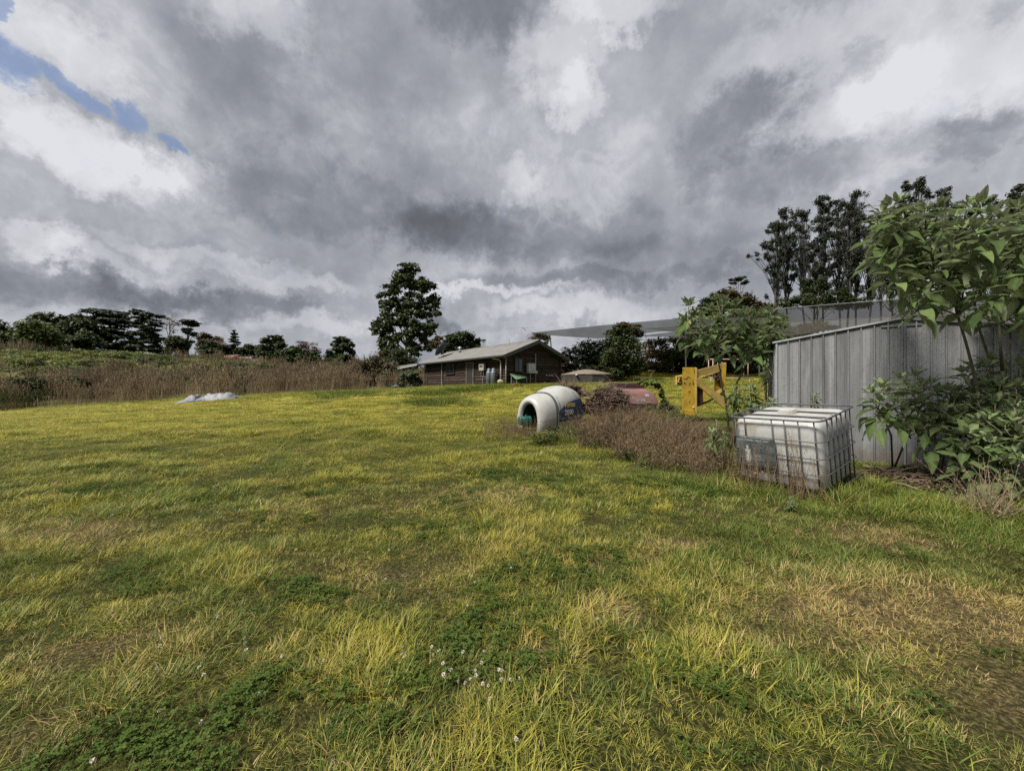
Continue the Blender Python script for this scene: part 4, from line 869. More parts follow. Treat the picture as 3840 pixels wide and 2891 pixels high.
m = MB(); m.grid([[c + (u_ * math.cos(a) + v_ * math.sin(a)) * r_ + ax * (r_ * r_ * .28) for a in np.linspace(0, 6.2832, 21)] for r_ in np.linspace(.02, .95, 6)]); o = m.build('dish', solid('dish_mesh', (.03, .032, .035, 1), .6, .1), ds, smooth=True); sm = o.modifiers.new('t', 'SOLIDIFY'); sm.thickness = .015
for a in (0, 2.1, 4.2):
    m = MB(); m.tube([c + (u_ * math.cos(a) + v_ * math.sin(a)) * .9 + ax * .2, c + ax * .75], .014, 4); m.build('strut', M_GALV, ds)
m = MB(); m.tube([c + ax * .70, c + ax * .82], .05, 8); m.build('feed', M_BLACK, ds)
m = MB(); m.tube([c, c - UP * .8 + Vector((.1, 0, 0)), PS(1668, 1350, 43)], .04, 6); m.build('mount', M_GALV, ds)

# annex awning, iron sheets on the ground
aw = root('awning', tuple(PS(1500, 1446, 46)), 'flat lean-to awning on a white post at the left end of the house', 'awning')
p0, p1, p2, p3 = PS(1488, 1380, 44), PS(1575, 1363, 44), PS(1578, 1361, 48.5), PS(1500, 1372, 48.5)
m = MB(); m.hexa([p0, p1, p2, p3] + [q + UP * .05 for q in (p0, p1, p2, p3)]); m.build('roof', M_ROOF, aw)
m = MB(); m.hexa([p0 - UP * .16, p1 - UP * .16, p1 - UP * .16 + Vector((0, .04, 0)), p0 - UP * .16 + Vector((0, .04, 0)), p0 - UP * .002, p1 - UP * .002, p1 + Vector((0, .04, -.002)), p0 + Vector((0, .04, -.002))]); m.build('fascia', M_WHITE, aw)
for sx, z_ in ((1503, 44.2), (1508, 48.2)):
    q = PS(sx, 1379, z_); m = MB(); m.box((q.x, q.y, 1.3), (.12, 0, 0), (0, .12, 0), (0, 0, q.z - 1.33)); m.build('post', M_WHITE, aw)
cs = root('iron_sheets', tuple(PS(1510, 1450, 40)), 'small stack of pale corrugated iron sheets lying left of the house', 'roofing sheets')
for k in range(4):
    m = MB(); nn = 24; x0 = PS(1470 + k * 6, 0, 40).x; x1 = PS(1548 - (k % 2) * 10, 0, 40).x; zz = gz(x0, 40) + .12 + k * .07
    m.grid([[Vector((x0 + (x1 - x0) * s_, 39.6 + .8 * u / nn + k * .04, zz + .018 * math.cos(u * math.pi))) for u in range(nn + 1)] for s_ in (0, 1)]); o = m.build('sheet', solid('iron_bluish', (.45, .49, .52, 1), .4, .3, metal=.3), cs); sm = o.modifiers.new('t', 'SOLIDIFY'); sm.thickness = .01

# concrete water tank with conical roof behind the house
wc = Vector((PS(2204, 0, 40).x, 40.4, 1.7)); wt = root('water_tank', tuple(wc), 'low round dark concrete water tank with a shallow conical roof', 'water tank')
M_CONC = solid('concrete_dark_mossy', (.045, .040, .035, 1), .95, .5, (.02, .02, .018, 1), 2, bump=.6, bscale=15); M_CONR = solid('concrete_roof', (.17, .135, .11, 1), .95, .4, (.09, .075, .06, 1), 3, bump=.5, bscale=20)
R = 2.62; m = MB(); m.lathe(wc, [(R, -.6), (R, .98)], 12); m.build('wall', M_CONC, wt)
m = MB(); m.lathe(wc, [(R + .06, .97), (R + .06, 1.05), (R * .5, 1.38), (.45, 1.55), (.02, 1.58)], 12); m.build('roof', M_CONR, wt)
m = MB(); q = Vector((PS(2162, 0, 38).x, 37.85, PS(0, 1406, 38).z)); m.tube([q, q + Vector((0, .6, 0))], .09, 10); m.build('outlet_pipe', M_WHITE, wt, smooth=True)
m = MB(); q = Vector((PS(2264, 0, 38).x, 38.3, PS(0, 1404, 38).z)); m.tube([q - Vector((.18, -.1, 0)), q, q + Vector((.06, 0, -.06)), q + Vector((.07, 0, -.8))], .06, 10); m.build('overflow_pipe', M_WHITE, wt, smooth=True)

# shade nets: sagging sheets of knitted cloth on leaning poles
def netmat(name, col, al):
    m, t, o = newmat(name); d = t.n('ShaderNodeBsdfDiffuse'); tr = t.n('ShaderNodeBsdfTranslucent'); tp = t.n('ShaderNodeBsdfTransparent')
    co = t.n('ShaderNodeTexCoord').outputs['Object']; n = t.ss(t.noise(co, .35, 6, .65), .3, .7); c = t.mix(n, tuple(v * .75 for v in col[:3]) + (1,), col)
    t.set(d.inputs[0], c); t.set(tr.inputs[0], c)
    m1 = t.n('ShaderNodeMixShader'); m1.inputs[0].default_value = .55; t.t.links.new(d.outputs[0], m1.inputs[1]); t.t.links.new(tr.outputs[0], m1.inputs[2])
    m2 = t.n('ShaderNodeMixShader'); m2.inputs[0].default_value = al; t.t.links.new(tp.outputs[0], m2.inputs[1]); t.t.links.new(m1.outputs[0], m2.inputs[2]); t.t.links.new(m2.outputs[0], o.inputs[0]); return m
M_NET1 = netmat('shade_cloth_grey', (.085, .09, .092, 1), .84); M_NET2 = netmat('shade_cloth_brown', (.10, .095, .088, 1), .74)
n1_ = root('shade_net', tuple(D(1165, 800, 41)), 'grey shade net canopy swept up from a vine-wrapped pole behind the house ridge', 'shade net')
def sheet(top, bot, zt, zb, sag, parent, mat, nm='net_sheet', nu=16, nv=6):
    P_ = []
    for v in range(nv + 1):
        row = []
        for u in range(nu + 1):
            s_ = u / nu; f = v / nv
            def ip(L):
                for i in range(len(L) - 1):
                    if L[i][0] <= L[0][0] + (L[-1][0] - L[0][0]) * s_ <= L[i + 1][0] + 1e-6:
                        q = (L[0][0] + (L[-1][0] - L[0][0]) * s_ - L[i][0]) / (L[i + 1][0] - L[i][0]); return L[0][0] + (L[-1][0] - L[0][0]) * s_, L[i][1] * (1 - q) + L[i + 1][1] * q
            a, b = ip(top), ip(bot); A_, B_ = D(a[0], a[1], zt), D(b[0], b[1], zb); p = A_.lerp(B_, f); p.z -= sag * 4 * f * (1 - f) * math.sin(math.pi * min(1, s_ + .15)); row.append(p)
        P_.append(row)
    m = MB(); m.grid(P_); return m.build(nm, mat, parent, smooth=True)
sheet([(1148, 718), (1300, 702), (1480, 686), (1600, 684), (1700, 690)], [(1150, 721), (1230, 727), (1290, 731), (1420, 716), (1700, 712)], 47, 41, .15, n1_, M_NET1)
sheet([(1385, 708), (1440, 706), (1500, 697), (1700, 690)], [(1385, 709), (1440, 715), (1500, 716), (1700, 716)], 50, 44, .1, n1_, M_NET1)
sheet([(1392, 724), (1480, 712), (1700, 706)], [(1392, 726), (1480, 728), (1700, 728)], 56, 50, .15, n1_, M_NET1)
sheet([(1400, 732), (1480, 729), (1700, 724)], [(1400, 734), (1480, 740), (1700, 742)], 62, 56, .1, n1_, M_NET1)
for (x, y, x2, z_, rr) in ((1157, 722, 1160, 41.2, .14), (1188, 724, 1199, 41.2, .06), (1345, 722, 1345, 42, .08), (1480, 716, 1482, 44, .08), (1640, 714, 1640, 44, .08)):
    q = D(x, y, z_); b_ = D(x2, 0, z_); b_.z = gz(b_.x, z_) - .1; m = MB(); m.tube([b_, q], rr, 8); m.build('pole', M_BATT, n1_)
vn_ = root('pole_vine', tuple(D(1160, 735, 40.8)), 'dark tangled vine wrapped round the net pole above the house ridge', 'vine')
V, Q, lv = crown(dblobs([(1158, 730, 9, 9), (1170, 729, 12, 6), (1180, 733, 8, 6), (1160, 742, 9, 9), (1178, 745, 5, 7), (1166, 724, 8, 4)], 40.8, rnd), 2600, .11, 77, 8)
link('leaves', raw_mesh('leaves', local(vn_, V), Q, False, lv), L_AUT, vn_)
m = MB(); g = np.random.default_rng(8)
for i in range(70):
    q = D(1160 + g.normal(4, 7), 733, 40.8); a = g.uniform(-2.2, 1.4); L = g.uniform(.4, 1.5); e = Vector((math.sin(a), g.normal(0, .4), abs(math.cos(a)) * .8))
    m.tube([q, q + e * L * .5 + UP * .15, q + e * L + Vector((e.x * .2, 0, -.25 * L))], [.024, .018, .009], 3)
m.build('twigs', solid('twig_reddish', (.09, .055, .05, 1), .9, .2), vn_)
n2_ = root('shade_net', tuple(D(1690, 800, 24)), 'brownish see-through shade net stretched behind and above the grey shed', 'shade net')
sheet([(1664, 668), (1760, 660), (1940, 646), (2080, 640), (2330, 640)], [(1664, 697), (1800, 690), (1940, 683), (2060, 672), (2330, 668)], 22, 22.4, .0, n2_, M_NET2)
sheet([(1664, 698), (1800, 691), (1940, 684), (2060, 673), (2330, 669)], [(1664, 732), (1800, 712), (1940, 704), (2060, 700), (2330, 700)], 22.4, 27, .1, n2_, M_NET2)
m = MB(); m.tube([D(1664, 668, 22), D(1760, 660, 22), D(1940, 646, 22), D(2080, 640, 22), D(2330, 640, 22)], .02, 5); m.build('cable', M_GALV, n2_)
m = MB(); m.tube([D(1664, 697, 22.4), D(1800, 690, 22.4), D(1940, 683, 22.4), D(2060, 672, 22.4), D(2330, 668, 22.4)], .025, 5); m.build('cable', M_BATT, n2_)
for x, y in ((1664, 668), (2060, 641), (2330, 640)):
    q = D(x, y, 22.05); m = MB(); m.tube([Vector((q.x, 22.05, gz(q.x, 22) - .1)), q], .05, 8); m.build('pole', M_BATT, n2_)

# far farm buildings
def far_house(x0, x1, ye, yb, yr, Z, dep, lab, wallc, hip=True, cat='house'):
    a, b = D(x0, yb, Z), D(x1, yb, Z); ez, rz_ = D(0, ye, Z).z, D(0, yr, Z + dep / 2).z; h = root('farm_house', ((a.x + b.x) / 2, Z, a.z), lab, cat)
    m = MB(); m.box((a.x, Z, a.z - 3), (b.x - a.x, 0, 0), (0, dep, 0), (0, 0, ez - a.z + 3)); m.build('wall', wallc, h)
    m = MB(); o_ = .6; X0, X1 = a.x - o_, b.x + o_; hy = (X1 - X0) * .18 if hip else 0
    m.add([(X0, Z - o_, ez), (X1, Z - o_, ez), (X1, Z + dep + o_, ez), (X0, Z + dep + o_, ez), (X0 + hy, Z + dep / 2, rz_), (X1 - hy, Z + dep / 2, rz_), (X0, Z - o_, ez - .15), (X1, Z - o_, ez - .15)], [(0, 1, 5, 4), (1, 2, 5), (2, 3, 4, 5), (3, 0, 4), (0, 6, 7, 1)]); m.build('roof', solid('roof_terracotta', (.13, .055, .040, 1), .8, .3, (.15, .06, .045, 1), .4), h)
    n = max(2, int((b.x - a.x) / 3))
    for i in range(n):
        xx = a.x + (b.x - a.x) * (i + .5) / n; m = MB(); hgt = (ez - a.z) * .5; m.box((xx - .55, Z - .04, a.z + (ez - a.z) * .28), (1.1, 0, 0), (0, .035, 0), (0, 0, hgt)); f = m.build('window', M_WHITE, h)
        m = MB(); m.box((xx - .47, Z - .06, a.z + (ez - a.z) * .28 + .08), (.94, 0, 0), (0, .018, 0), (0, 0, hgt - .16)); m.build('pane', M_GLASS, f)
    return h
far_house(418, 432, 771, 781, 766, 96, 8, 'leftmost red-roofed farm building on the ridge, mostly behind trees', solid('brick_wall_red', (.22, .10, .07, 1), .9, .3))
far_house(462, 496, 772, 781, 767, 94, 8, 'low red-roofed farm house right of the dark round tree', solid('farm_wall_dark', (.10, .075, .06, 1), .9, .3))
far_house(488, 500, 772, 783, 766, 91, 4, 'small tan-walled wing at the right end of the low red-roofed house', solid('farm_wall_tan', (.38, .28, .19, 1), .9, .3), False)
cp = root('carport', tuple(D(525, 782, 92)), 'open carport with a thin red roof on pale posts, right of the farm house', 'carport')
a, b = D(507, 771, 92), D(544, 771, 92); m = MB(); m.box((a.x, 92, a.z), (b.x - a.x, 0, 0), (0, 6, .5), (0, 0, .18)); m.build('roof', solid('roof_terracotta', (.13, .055, .040, 1)), cp)
m = MB(); m.box((a.x, 91.9, a.z - .25), (b.x - a.x, 0, 0), (0, .09, 0), (0, 0, .24)); m.build('fascia', M_WHITE, cp)
for x in (508, 526, 543.2):
    for zz in (92.1, 97.6):
        q = D(x, 782, 92); m = MB(); m.box((q.x, zz, q.z - 1.2), (.16, 0, 0), (0, .16, 0), (0, 0, a.z - q.z + .94)); m.build('post', M_WHITE, cp)
ws = root('field_shelter', tuple(D(616, 797, 80)), 'tiny white-roofed shelter under the leaning dark tree', 'shelter')
m = MB(); q = D(612, 793, 80); m.box((q.x, 80, q.z), (1.5, 0, 0), (0, 1.5, .1), (0, 0, .5)); m.build('roof', M_WHITE, ws)
m = MB(); m.box((q.x + .1, 80.1, q.z - 1.2), (1.3, 0, 0), (0, 1.3, 0), (0, 0, 1.19)); m.build('wall', M_BATT, ws)
# ------------------------------------------------------------------ grey sheet-metal garden shed
def shedmat(i):
    return solid('zincalume_dull_%d' % i, [(.235, .242, .248, 1), (.215, .222, .230, 1), (.25, .256, .262, 1)][i], .6, .5, (.105, .108, .112, 1), 1.6 + i * .3, metal=.2, bump=.15, bscale=25, streak=True, splash=.45)
M_SH = [shedmat(i) for i in range(3)]; M_TRIM = solid('shed_trim_pale', (.27, .285, .29, 1), .5, .3, (.14, .14, .14, 1), 6)
M_TRIMD = solid('shed_trim_grey', (.15, .16, .17, 1), .5, .3)
def swall(x): return 11.74 - .6 * x
sl = Vector((5.69, swall(5.69), 0)); wd = Vector((1, -.6, 0)).normalized(); wn = Vector((-.6, -1, 0)).normalized(); wb = -wn
SW = 3.9; SD = 2.6; Z0 = .05; ZE, ZR = 2.53, 2.865
shed = root('garden_shed', (sl.x, sl.y, .1), 'grey ribbed sheet-metal garden shed with a low gable roof behind the white tank', 'shed')
def ztop(s): return ZE + (ZR - ZE) * (1 - abs(s - SW / 2) / (SW / 2))
NP = 20; pw = SW / NP
for i in range(NP):     # each sheet pan with its raised rib on the left edge
    s0, s1 = i * pw, (i + 1) * pw; m = MB()
    prof = [(0, -.004), (.004, .026), (.022, .026), (.027, -.005), (.034, 0), (pw * .36, 0), (pw * .39, .002), (pw * .44, .002), (pw * .47, 0), (pw * .68, 0), (pw * .71, .002), (pw * .76, .002), (pw * .79, 0), (pw - .0015, 0)]
    P_ = []
    for v in range(2): P_.append([sl + wd * (s0 + a_) + wn * (d_ + .002 * math.sin(i * 2.3)) + UP * (Z0 if v == 0 else ztop(s0 + a_) - .012) for a_, d_ in prof])
    m.grid(P_); m.build('wall_sheet', M_SH[(i * 7 + i // 3) % 3], shed)
def plainwall(o, d, n, L, sheets, zt):
    for i in range(sheets):
        m = MB(); w_ = L / sheets; p = o + d * (i * w_); m.box(p + UP * Z0, d * (w_ - .004), -n * .01, UP * (zt - Z0 - .02)); m.box(p + UP * Z0 - n * -.0, d * .03, n * .018, UP * (zt - Z0 - .02)); m.build('wall_sheet', M_SH[i % 3], shed)
plainwall(sl + wb * SD, -wb, -wd, SD, 12, ZE)
plainwall(sl + wd * SW, wb, wd, SD, 12, ZE)
plainwall(sl + wb * SD + wd * 0, wd, wb, SW, 12, ZE)
m = MB(); q0 = sl + wn * .03 - wd * .07
for (sa, sb, mt) in ((-.07, SW / 2, M_TRIM), (SW / 2, SW + .07, M_TRIMD)):
    m = MB(); a_ = sl + wd * sa + wn * .045 + UP * (ztop(sa) - .018); b_ = sl + wd * sb + wn * .045 + UP * (ztop(sb) - .018)
    m.hexa([a_, b_, b_ + wb * .05, a_ + wb * .05, a_ + UP * .036, b_ + UP * .036, b_ + UP * .036 + wb * .05, a_ + UP * .036 + wb * .05]); m.build('gable_trim', mt, shed, bevel=.004)
m = MB(); m.box(sl + wd * (SW / 2 - .28) + wn * .012 + UP * (ztop(SW / 2 - .28) - .10), wd * .56, wn * .012, UP * .035); m.build('brace', M_TRIMD, shed)
for sa, sb in ((-.07, SW / 2), (SW / 2, SW + .07)):
    for j in range(6):
        m = MB(); d0 = SD / 6 * j; a_ = sl + wd * sa + wb * (d0 - .0) + UP * (ztop(sa) + .012); b_ = sl + wd * sb + wb * d0 + UP * (ztop(sb) + .012)
        nn = 6; m.grid([[a_.lerp(b_, u) + wb * (SD / 6 * v / nn) + UP * (.012 if v in (0, 1) else 0) for v in range(nn + 1)] for u in (0, 1)]); m.build('roof_sheet', M_SH[j % 3], shed)
for s in (0, SW):
    m = MB(); p = sl + wd * s + wn * (-.004); m.box(p + wn * .012 + UP * Z0 - wd * (.012 if s == 0 else .018), wd * .03, wn * .016, UP * (ZE - Z0 - .03)); m.build('corner_trim', M_TRIMD if s else M_TRIM, shed)
m = MB(); m.box(sl + wd * 1.98 + wn * .022 + UP * Z0, wd * .035, wn * .01, UP * (ZR - Z0 - .12)); m.build('rib_trim', M_TRIMD, shed)

# ------------------------------------------------------------------ white bulk liquid tote in its steel cage
tt = Vector((4.40, 5.40, .012)); e1 = Vector((.515, -.857, .012)).normalized(); e2 = Vector((.85, .51, .165)); e2 = (e2 - e1 * e1.dot(e2)).normalized(); e3 = e1.cross(e2).normalized(); e3 = e3 if e3.z > 0 else -e3
TW, TD, TH = 1.25, 1.17, 1.10; O_ = tt - e1 * TW     # O_: front-left bottom corner
tote = root('bulk_liquid_tote', tuple(tt), 'grimy white square plastic bulk tank in a galvanised tube cage, tilted beside the shed', 'bulk tank')
M_POLY = solid('white_polythene_dirty', (.35, .355, .35, 1), .45, .34, (.21, .18, .13, 1), 2.6, bump=.1, bscale=6, spec=.4)
def tp(u, v, z_): return O_ + e1 * u + e2 * v + e3 * z_
def rrect(inset, z_, rad, n=5, bulge=0.0):
    pts = []; a0, a1, b0, b1 = inset, TW - inset, inset, TD - inset
    for (cx_, cy_, st) in ((a1 - rad, b0 + rad, -90), (a1 - rad, b1 - rad, 0), (a0 + rad, b1 - rad, 90), (a0 + rad, b0 + rad, 180)):
        for i in range(n + 1):
            an = math.radians(st + 90 * i / n); pts.append(tp(cx_ + rad * math.cos(an), cy_ + rad * math.sin(an), z_))
    return pts
rows_ = [(.16, .03, .08), (.07, .05, .10), (.045, .10, .11), (.038, .30, .12), (.030, .42, .12), (.036, .60, .12), (.032, .80, .12), (.04, .93, .12), (.06, .985, .11), (.11, 1.01, .10), (.2, 1.018, .08), (.42, 1.022, .04)]
m = MB(); P_ = []
for ins, z_, rd in rows_:
    r_ = rrect(ins, z_ * 1.055, rd); P_.append(r_ + [r_[0]])
m.grid([[P_[i][j] for j in range(len(P_[0]))] for i in range(len(P_))]); k = len(m.v); m.v += [tuple(p) for p in P_[-1][:-1]]; m.f.append(tuple(range(k, k + len(P_[-1]) - 1)))
bt = m.build('bottle', M_POLY, tote, smooth=True)
m = MB(); c = tp(TW * .47, TD * .52, 1.07)
def disc(mb_, c, ax, u, v, prof, n=20):
    mb_.grid([[c + (u * math.cos(a) + v * math.sin(a)) * r + ax * h for a in [2 * math.pi * j / n for j in range(n + 1)]] for r, h in prof])
disc(m, c, e3, e1, e2, [(.13, .0), (.13, .03), (.115, .035), (.115, .058), (.10, .065), (.001, .066)]); m.build('cap', M_POLY, tote)
M_TUBE = solid('cage_tube_galvanised', (.095, .105, .12, 1), .5, .4, (.07, .06, .06, 1), 9, metal=.35)
M_TUBE2 = solid('cage_tube_dark', (.06, .064, .072, 1), .55, .4, (.05, .04, .04, 1), 9, metal=.3)
def ring(z_, rad, r_, nm='cage_rail', openfrom=None, mt=None):
    p = rrect(-.012, z_, r_, 6); p = p + [p[0], p[1]]; m = MB(); m.tube(p, rad, 8, caps=False); return m.build(nm, mt or M_TUBE, tote, smooth=True)
ring(TH, .014, .13, 'top_rail')
for z_ in (.80, .32, .015): ring(z_, .008, .13)
# middle rail is interrupted by the label plate
full = rrect(-.012, .555, .13, 6); m = MB(); seq = [tp(.62, -.012, .555)] + full[:21] + [tp(-.012, .12, .555), tp(-.012 + .02, .03, .555), tp(.08, -.012, .555)]
m.tube(seq, .008, 8); m.build('cage_rail', M_TUBE, tote, smooth=True)
def bar(u, v, nm='cage_bar', z0=.0, z1=TH - .012, r_=.0085):
    m = MB(); m.tube([tp(u, v, z0), tp(u, v, z1)], [r_, r_], 6); m.build(nm, M_TUBE2, tote, smooth=True)
for u in (.09, .235, .80, .98): bar(u, -.004, z0=.80 if u == .235 else 0)
for u, v in ((1.165, .02),): bar(u, v)
for v in (.19, .35, .51, .67, .83, .99): bar(TW + .004, v)
bar(1.17, 1.0)
for u in (.08, .24, .4, .56, .72, .88, 1.04): bar(u, TD + .004)
for v in (.14, .3, .46, .62, .78, .92): bar(-.004, v)
for u in (.63,): bar(u, -.004)
for v in (.30, .64):
    m = MB(); m.tube([tp(-.01, v, 1.075), tp(.05, v, 1.092), tp(TW - .05, v, 1.092), tp(TW + .01, v, 1.075)], .014, 8); m.build('top_bar', M_TUBE2, tote, smooth=True)
# dark metal label plate with worn print
m_, t, o = newmat('label_plate_print'); p = t.n('ShaderNodeBsdfPrincipled'); co = t.n('ShaderNodeTexCoord').outputs['Object']
nn_ = t.noise(co, 9, 6, .65); c = t.mix(t.ss(nn_, .35, .7), (.050, .060, .062, 1), (.12, .135, .135, 1)); t.set(p.inputs['Base Color'], c); p.inputs['Roughness'].default_value = .45; p.inputs['Metallic'].default_value = .2; t.t.links.new(p.outputs[0], o.inputs[0])
m = MB(); m.hexa([tp(.085, -.028, .335), tp(.66, -.028, .335), tp(.66, -.022, .335), tp(.085, -.022, .335), tp(.085, -.028, .785), tp(.66, -.028, .785), tp(.66, -.022, .785), tp(.085, -.022, .785)]); pl = m.build('label_plate', m_, tote)
for k, (u0, u1, z0, z1, cc) in enumerate([(.10, .57, .735, .76, (.20, .22, .21, 1)), (.11, .20, .60, .70, (.11, .125, .125, 1)), (.215, .30, .41, .60, (.27, .28, .26, 1)), (.235, .27, .38, .66, (.36, .36, .33, 1)), (.34, .44, .50, .515, (.25, .26, .25, 1)), (.34, .47, .475, .487, (.25, .26, .25, 1)), (.35, .48, .445, .458, (.22, .23, .22, 1)), (.36, .46, .42, .43, (.22, .23, .22, 1)), (.36, .52, .56, .69, (.085, .095, .10, 1)), (.43, .56, .36, .44, (.07, .08, .08, 1))]):
    m = MB(); y_ = -.030 - k * .0006; m.add([tp(u0, y_, z0), tp(u1, y_, z0), tp(u1, y_, z1), tp(u0, y_, z1)], [(0, 1, 2, 3)]); m.build('print', solid('plate_ink_%d' % k, cc, .6, .6, tuple(v_ * .3 for v_ in cc[:3]) + (1,), 30), pl)

# ------------------------------------------------------------------ white sprayer shell with round mouth
ax = Vector((.69, .724, .022)).normalized(); sd_ = Vector((.724, -.69, 0)).normalized(); so = Vector((GXZ := (1987.5 - CX) / F * 11.3, 11.3, .30))
SECT = [  # s, half width, top, bottom-ish, exponent
    (.00, .30, .76, -.30, 2.1), (-.06, .33, .80, -.32, 2.1), (-.09, .38, .855, -.33, 2.1), (-.07, .44, .905, -.34, 2.15), (.00, .50, .955, -.35, 2.2), (.12, .555, 1.0, -.35, 2.3), (.30, .60, 1.04, -.35, 2.4), (.46, .625, 1.06, -.35, 2.5),
    (.47, .615, 1.05, -.35, 2.5), (.50, .615, 1.05, -.35, 2.5), (.51, .64, 1.075, -.35, 2.5), (.80, .67, 1.17, -.35, 2.6), (1.10, .68, 1.25, -.35, 2.6), (1.30, .68, 1.265, -.35, 2.6), (1.55, .66, 1.235, -.35, 2.5), (1.85, .60, 1.15, -.33, 2.4), (2.05, .50, 1.02, -.30, 2.3), (2.18, .36, .85, -.2, 2.2), (2.24, .16, .6, 0, 2.0)]
def sect(s):
    for i in range(7, len(SECT) - 1) if s > .46 else range(4, 8):
        if SECT[i][0] <= s <= SECT[i + 1][0]:
            f = (s - SECT[i][0]) / (SECT[i + 1][0] - SECT[i][0]); return [SECT[i][k] * (1 - f) + SECT[i + 1][k] * f for k in range(5)]
    return list(SECT[4])
def spt(S, th, out=0.0):
    s, hw, top, bot, ex = S; c, sn = math.cos(th), math.sin(th); e = 2 / ex; cz = (top + bot) / 2; hz = (top - bot) / 2
    return so + ax * s + sd_ * ((hw + out) * math.copysign(abs(c) ** e, c)) + UP * (cz + (hz + out) * math.copysign(abs(sn) ** e, sn))
M_FIB = solid('fibreglass_white_aged', (.33, .33, .32, 1), .4, .25, (.18, .17, .14, 1), 1.8, bump=.08, bscale=8, spec=.45)
shell = root('sprayer_shell', tuple(so), 'white fibreglass orchard sprayer shell with a round mouth and blue side panel reading Vortex 2000', 'sprayer')
NT_ = 44; ths = [2 * math.pi * j / NT_ for j in range(NT_ + 1)]
m = MB(); m.grid([[spt(S, th) for th in ths] for S in SECT[:8]]); m.build('cowl', M_FIB, shell, smooth=True)
m = MB(); m.grid([[spt(S, th) for th in ths] for S in SECT[7:11]]); m.build('seam_band', solid('seam_rubber', (.05, .05, .055, 1), .6, .3), shell, smooth=True)
m = MB(); m.grid([[spt(S, th) for th in ths] for S in SECT[10:]]); m.build('body', M_FIB, shell, smooth=True)
# inside of the mouth
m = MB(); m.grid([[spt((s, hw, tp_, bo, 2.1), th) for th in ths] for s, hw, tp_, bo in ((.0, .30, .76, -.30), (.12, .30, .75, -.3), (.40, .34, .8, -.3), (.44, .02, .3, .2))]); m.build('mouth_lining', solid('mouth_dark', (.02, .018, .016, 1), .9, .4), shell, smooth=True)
# blue side panel follows the skin
M_BLUE = solid('panel_blue', (.017, .040, .100, 1), .4, .2, (.07, .08, .10, 1), 4); M_STRIPE = solid('stripe_white', (.25, .25, .26, 1), .4, .2)
def skin(s, z_, out):      # point on the near side at length s and height z_
    S = sect(s); cz = (S[2] + S[3]) / 2; hz = (S[2] - S[3]) / 2; q = max(-1, min(1, (z_ - cz) / hz)); sn = math.copysign(abs(q) ** (S[4] / 2), q); th = math.asin(sn); return spt(S, th, out)
def patch(z0f, z1f, s0, s1, out, nm, mat, parent, nu=22, nv=6):
    m = MB(); m.grid([[skin(s0 + (s1 - s0) * u / nu, z0f(s0 + (s1 - s0) * u / nu) * (1 - v / nv) + z1f(s0 + (s1 - s0) * u / nu) * v / nv, out) for u in range(nu + 1)] for v in range(nv + 1)]); return m.build(nm, mat, parent, smooth=True)
top_ = lambda s: .47 + .36 * (1 - math.exp(-(s - .545) * 3.2)) + .03 * (s - .55) if s < 1.9 else .8
pn = patch(lambda s: .33 - .02 * (s - .6), top_, .555, 1.95, .006, 'side_panel', M_BLUE, shell)
patch(lambda s: top_(s) + .001, lambda s: top_(s) + .022, .56, 1.9, .007, 'pinstripe', M_STRIPE, shell, nv=1)
patch(lambda s: .30, lambda s: .325, .555, 1.9, .008, 'pinstripe', M_STRIPE, shell, nv=1)
patch(lambda s: .235, lambda s: .298, .56, 1.9, .006, 'side_stripe', solid('stripe_navy', (.012, .018, .05, 1), .4, .2), shell, nv=1)
def lettering(txt, s0, z0, h, mat, parent, shear=0.0, ofs=.0, name='lettering', wide=1.0):
    cu = bpy.data.curves.new('t', 'FONT'); cu.body = txt; cu.size = 1; cu.shear = shear; cu.offset = ofs; cu.resolution_u = 3
    to = bpy.data.objects.new('t', cu); me = to.to_mesh(); vs = [v.co.copy() for v in me.vertices]; fs = [tuple(p.vertices) for p in me.polygons]; to.to_mesh_clear(); bpy.data.objects.remove(to)
    m = MB(); m.add([skin(s0 + v.x * h * 1.35 * wide, z0 + v.y * h * 1.35, .014) for v in vs], fs); return m.build(name, mat, parent)
lettering('Vortex', .78, .635, .16, solid('letter_gold', (.55, .42, .10, 1), .5, .1), pn, shear=.2, ofs=.03, wide=.85)
lettering('2000', .78, .42, .15, solid('letter_white', (.62, .61, .58, 1), .5, .1), pn, ofs=.04, wide=1.05)
m = MB(); m.tube([skin(.62, .95, .006), skin(.62, .75, .006), skin(.60, .52, .006)], .007, 5); m.build('seam_line', M_BLACK, shell)
m = MB(); m.tube([skin(1.38, 1.18, .004), skin(1.42, 1.05, .004), skin(1.5, .9, .004), skin(1.58, .75, .004)], .006, 5); m.build('seam_line', M_BLACK, shell)
m = MB(); m.tube([spt(sect(.515), th_, .006) for th_ in [math.pi * (.03 + .94 * j / 20) for j in range(21)]], .012, 6); m.build('seam_line', M_BLACK, shell)
jug = root('plastic_drum', tuple(so - ax * .02 + UP * .0 - sd_ * .1), 'teal plastic drum lying in the mouth of the white shell', 'drum')
M_TEAL = solid('plastic_teal', (.010, .085, .066, 1), .4, .25, (.01, .04, .035, 1), 4)
jc = PS(1968, 1577, 11.12); u_ = Vector((.93, .30, .05)).normalized(); v_ = Vector((-.3, .95, 0)).normalized(); w_ = u_.cross(v_)
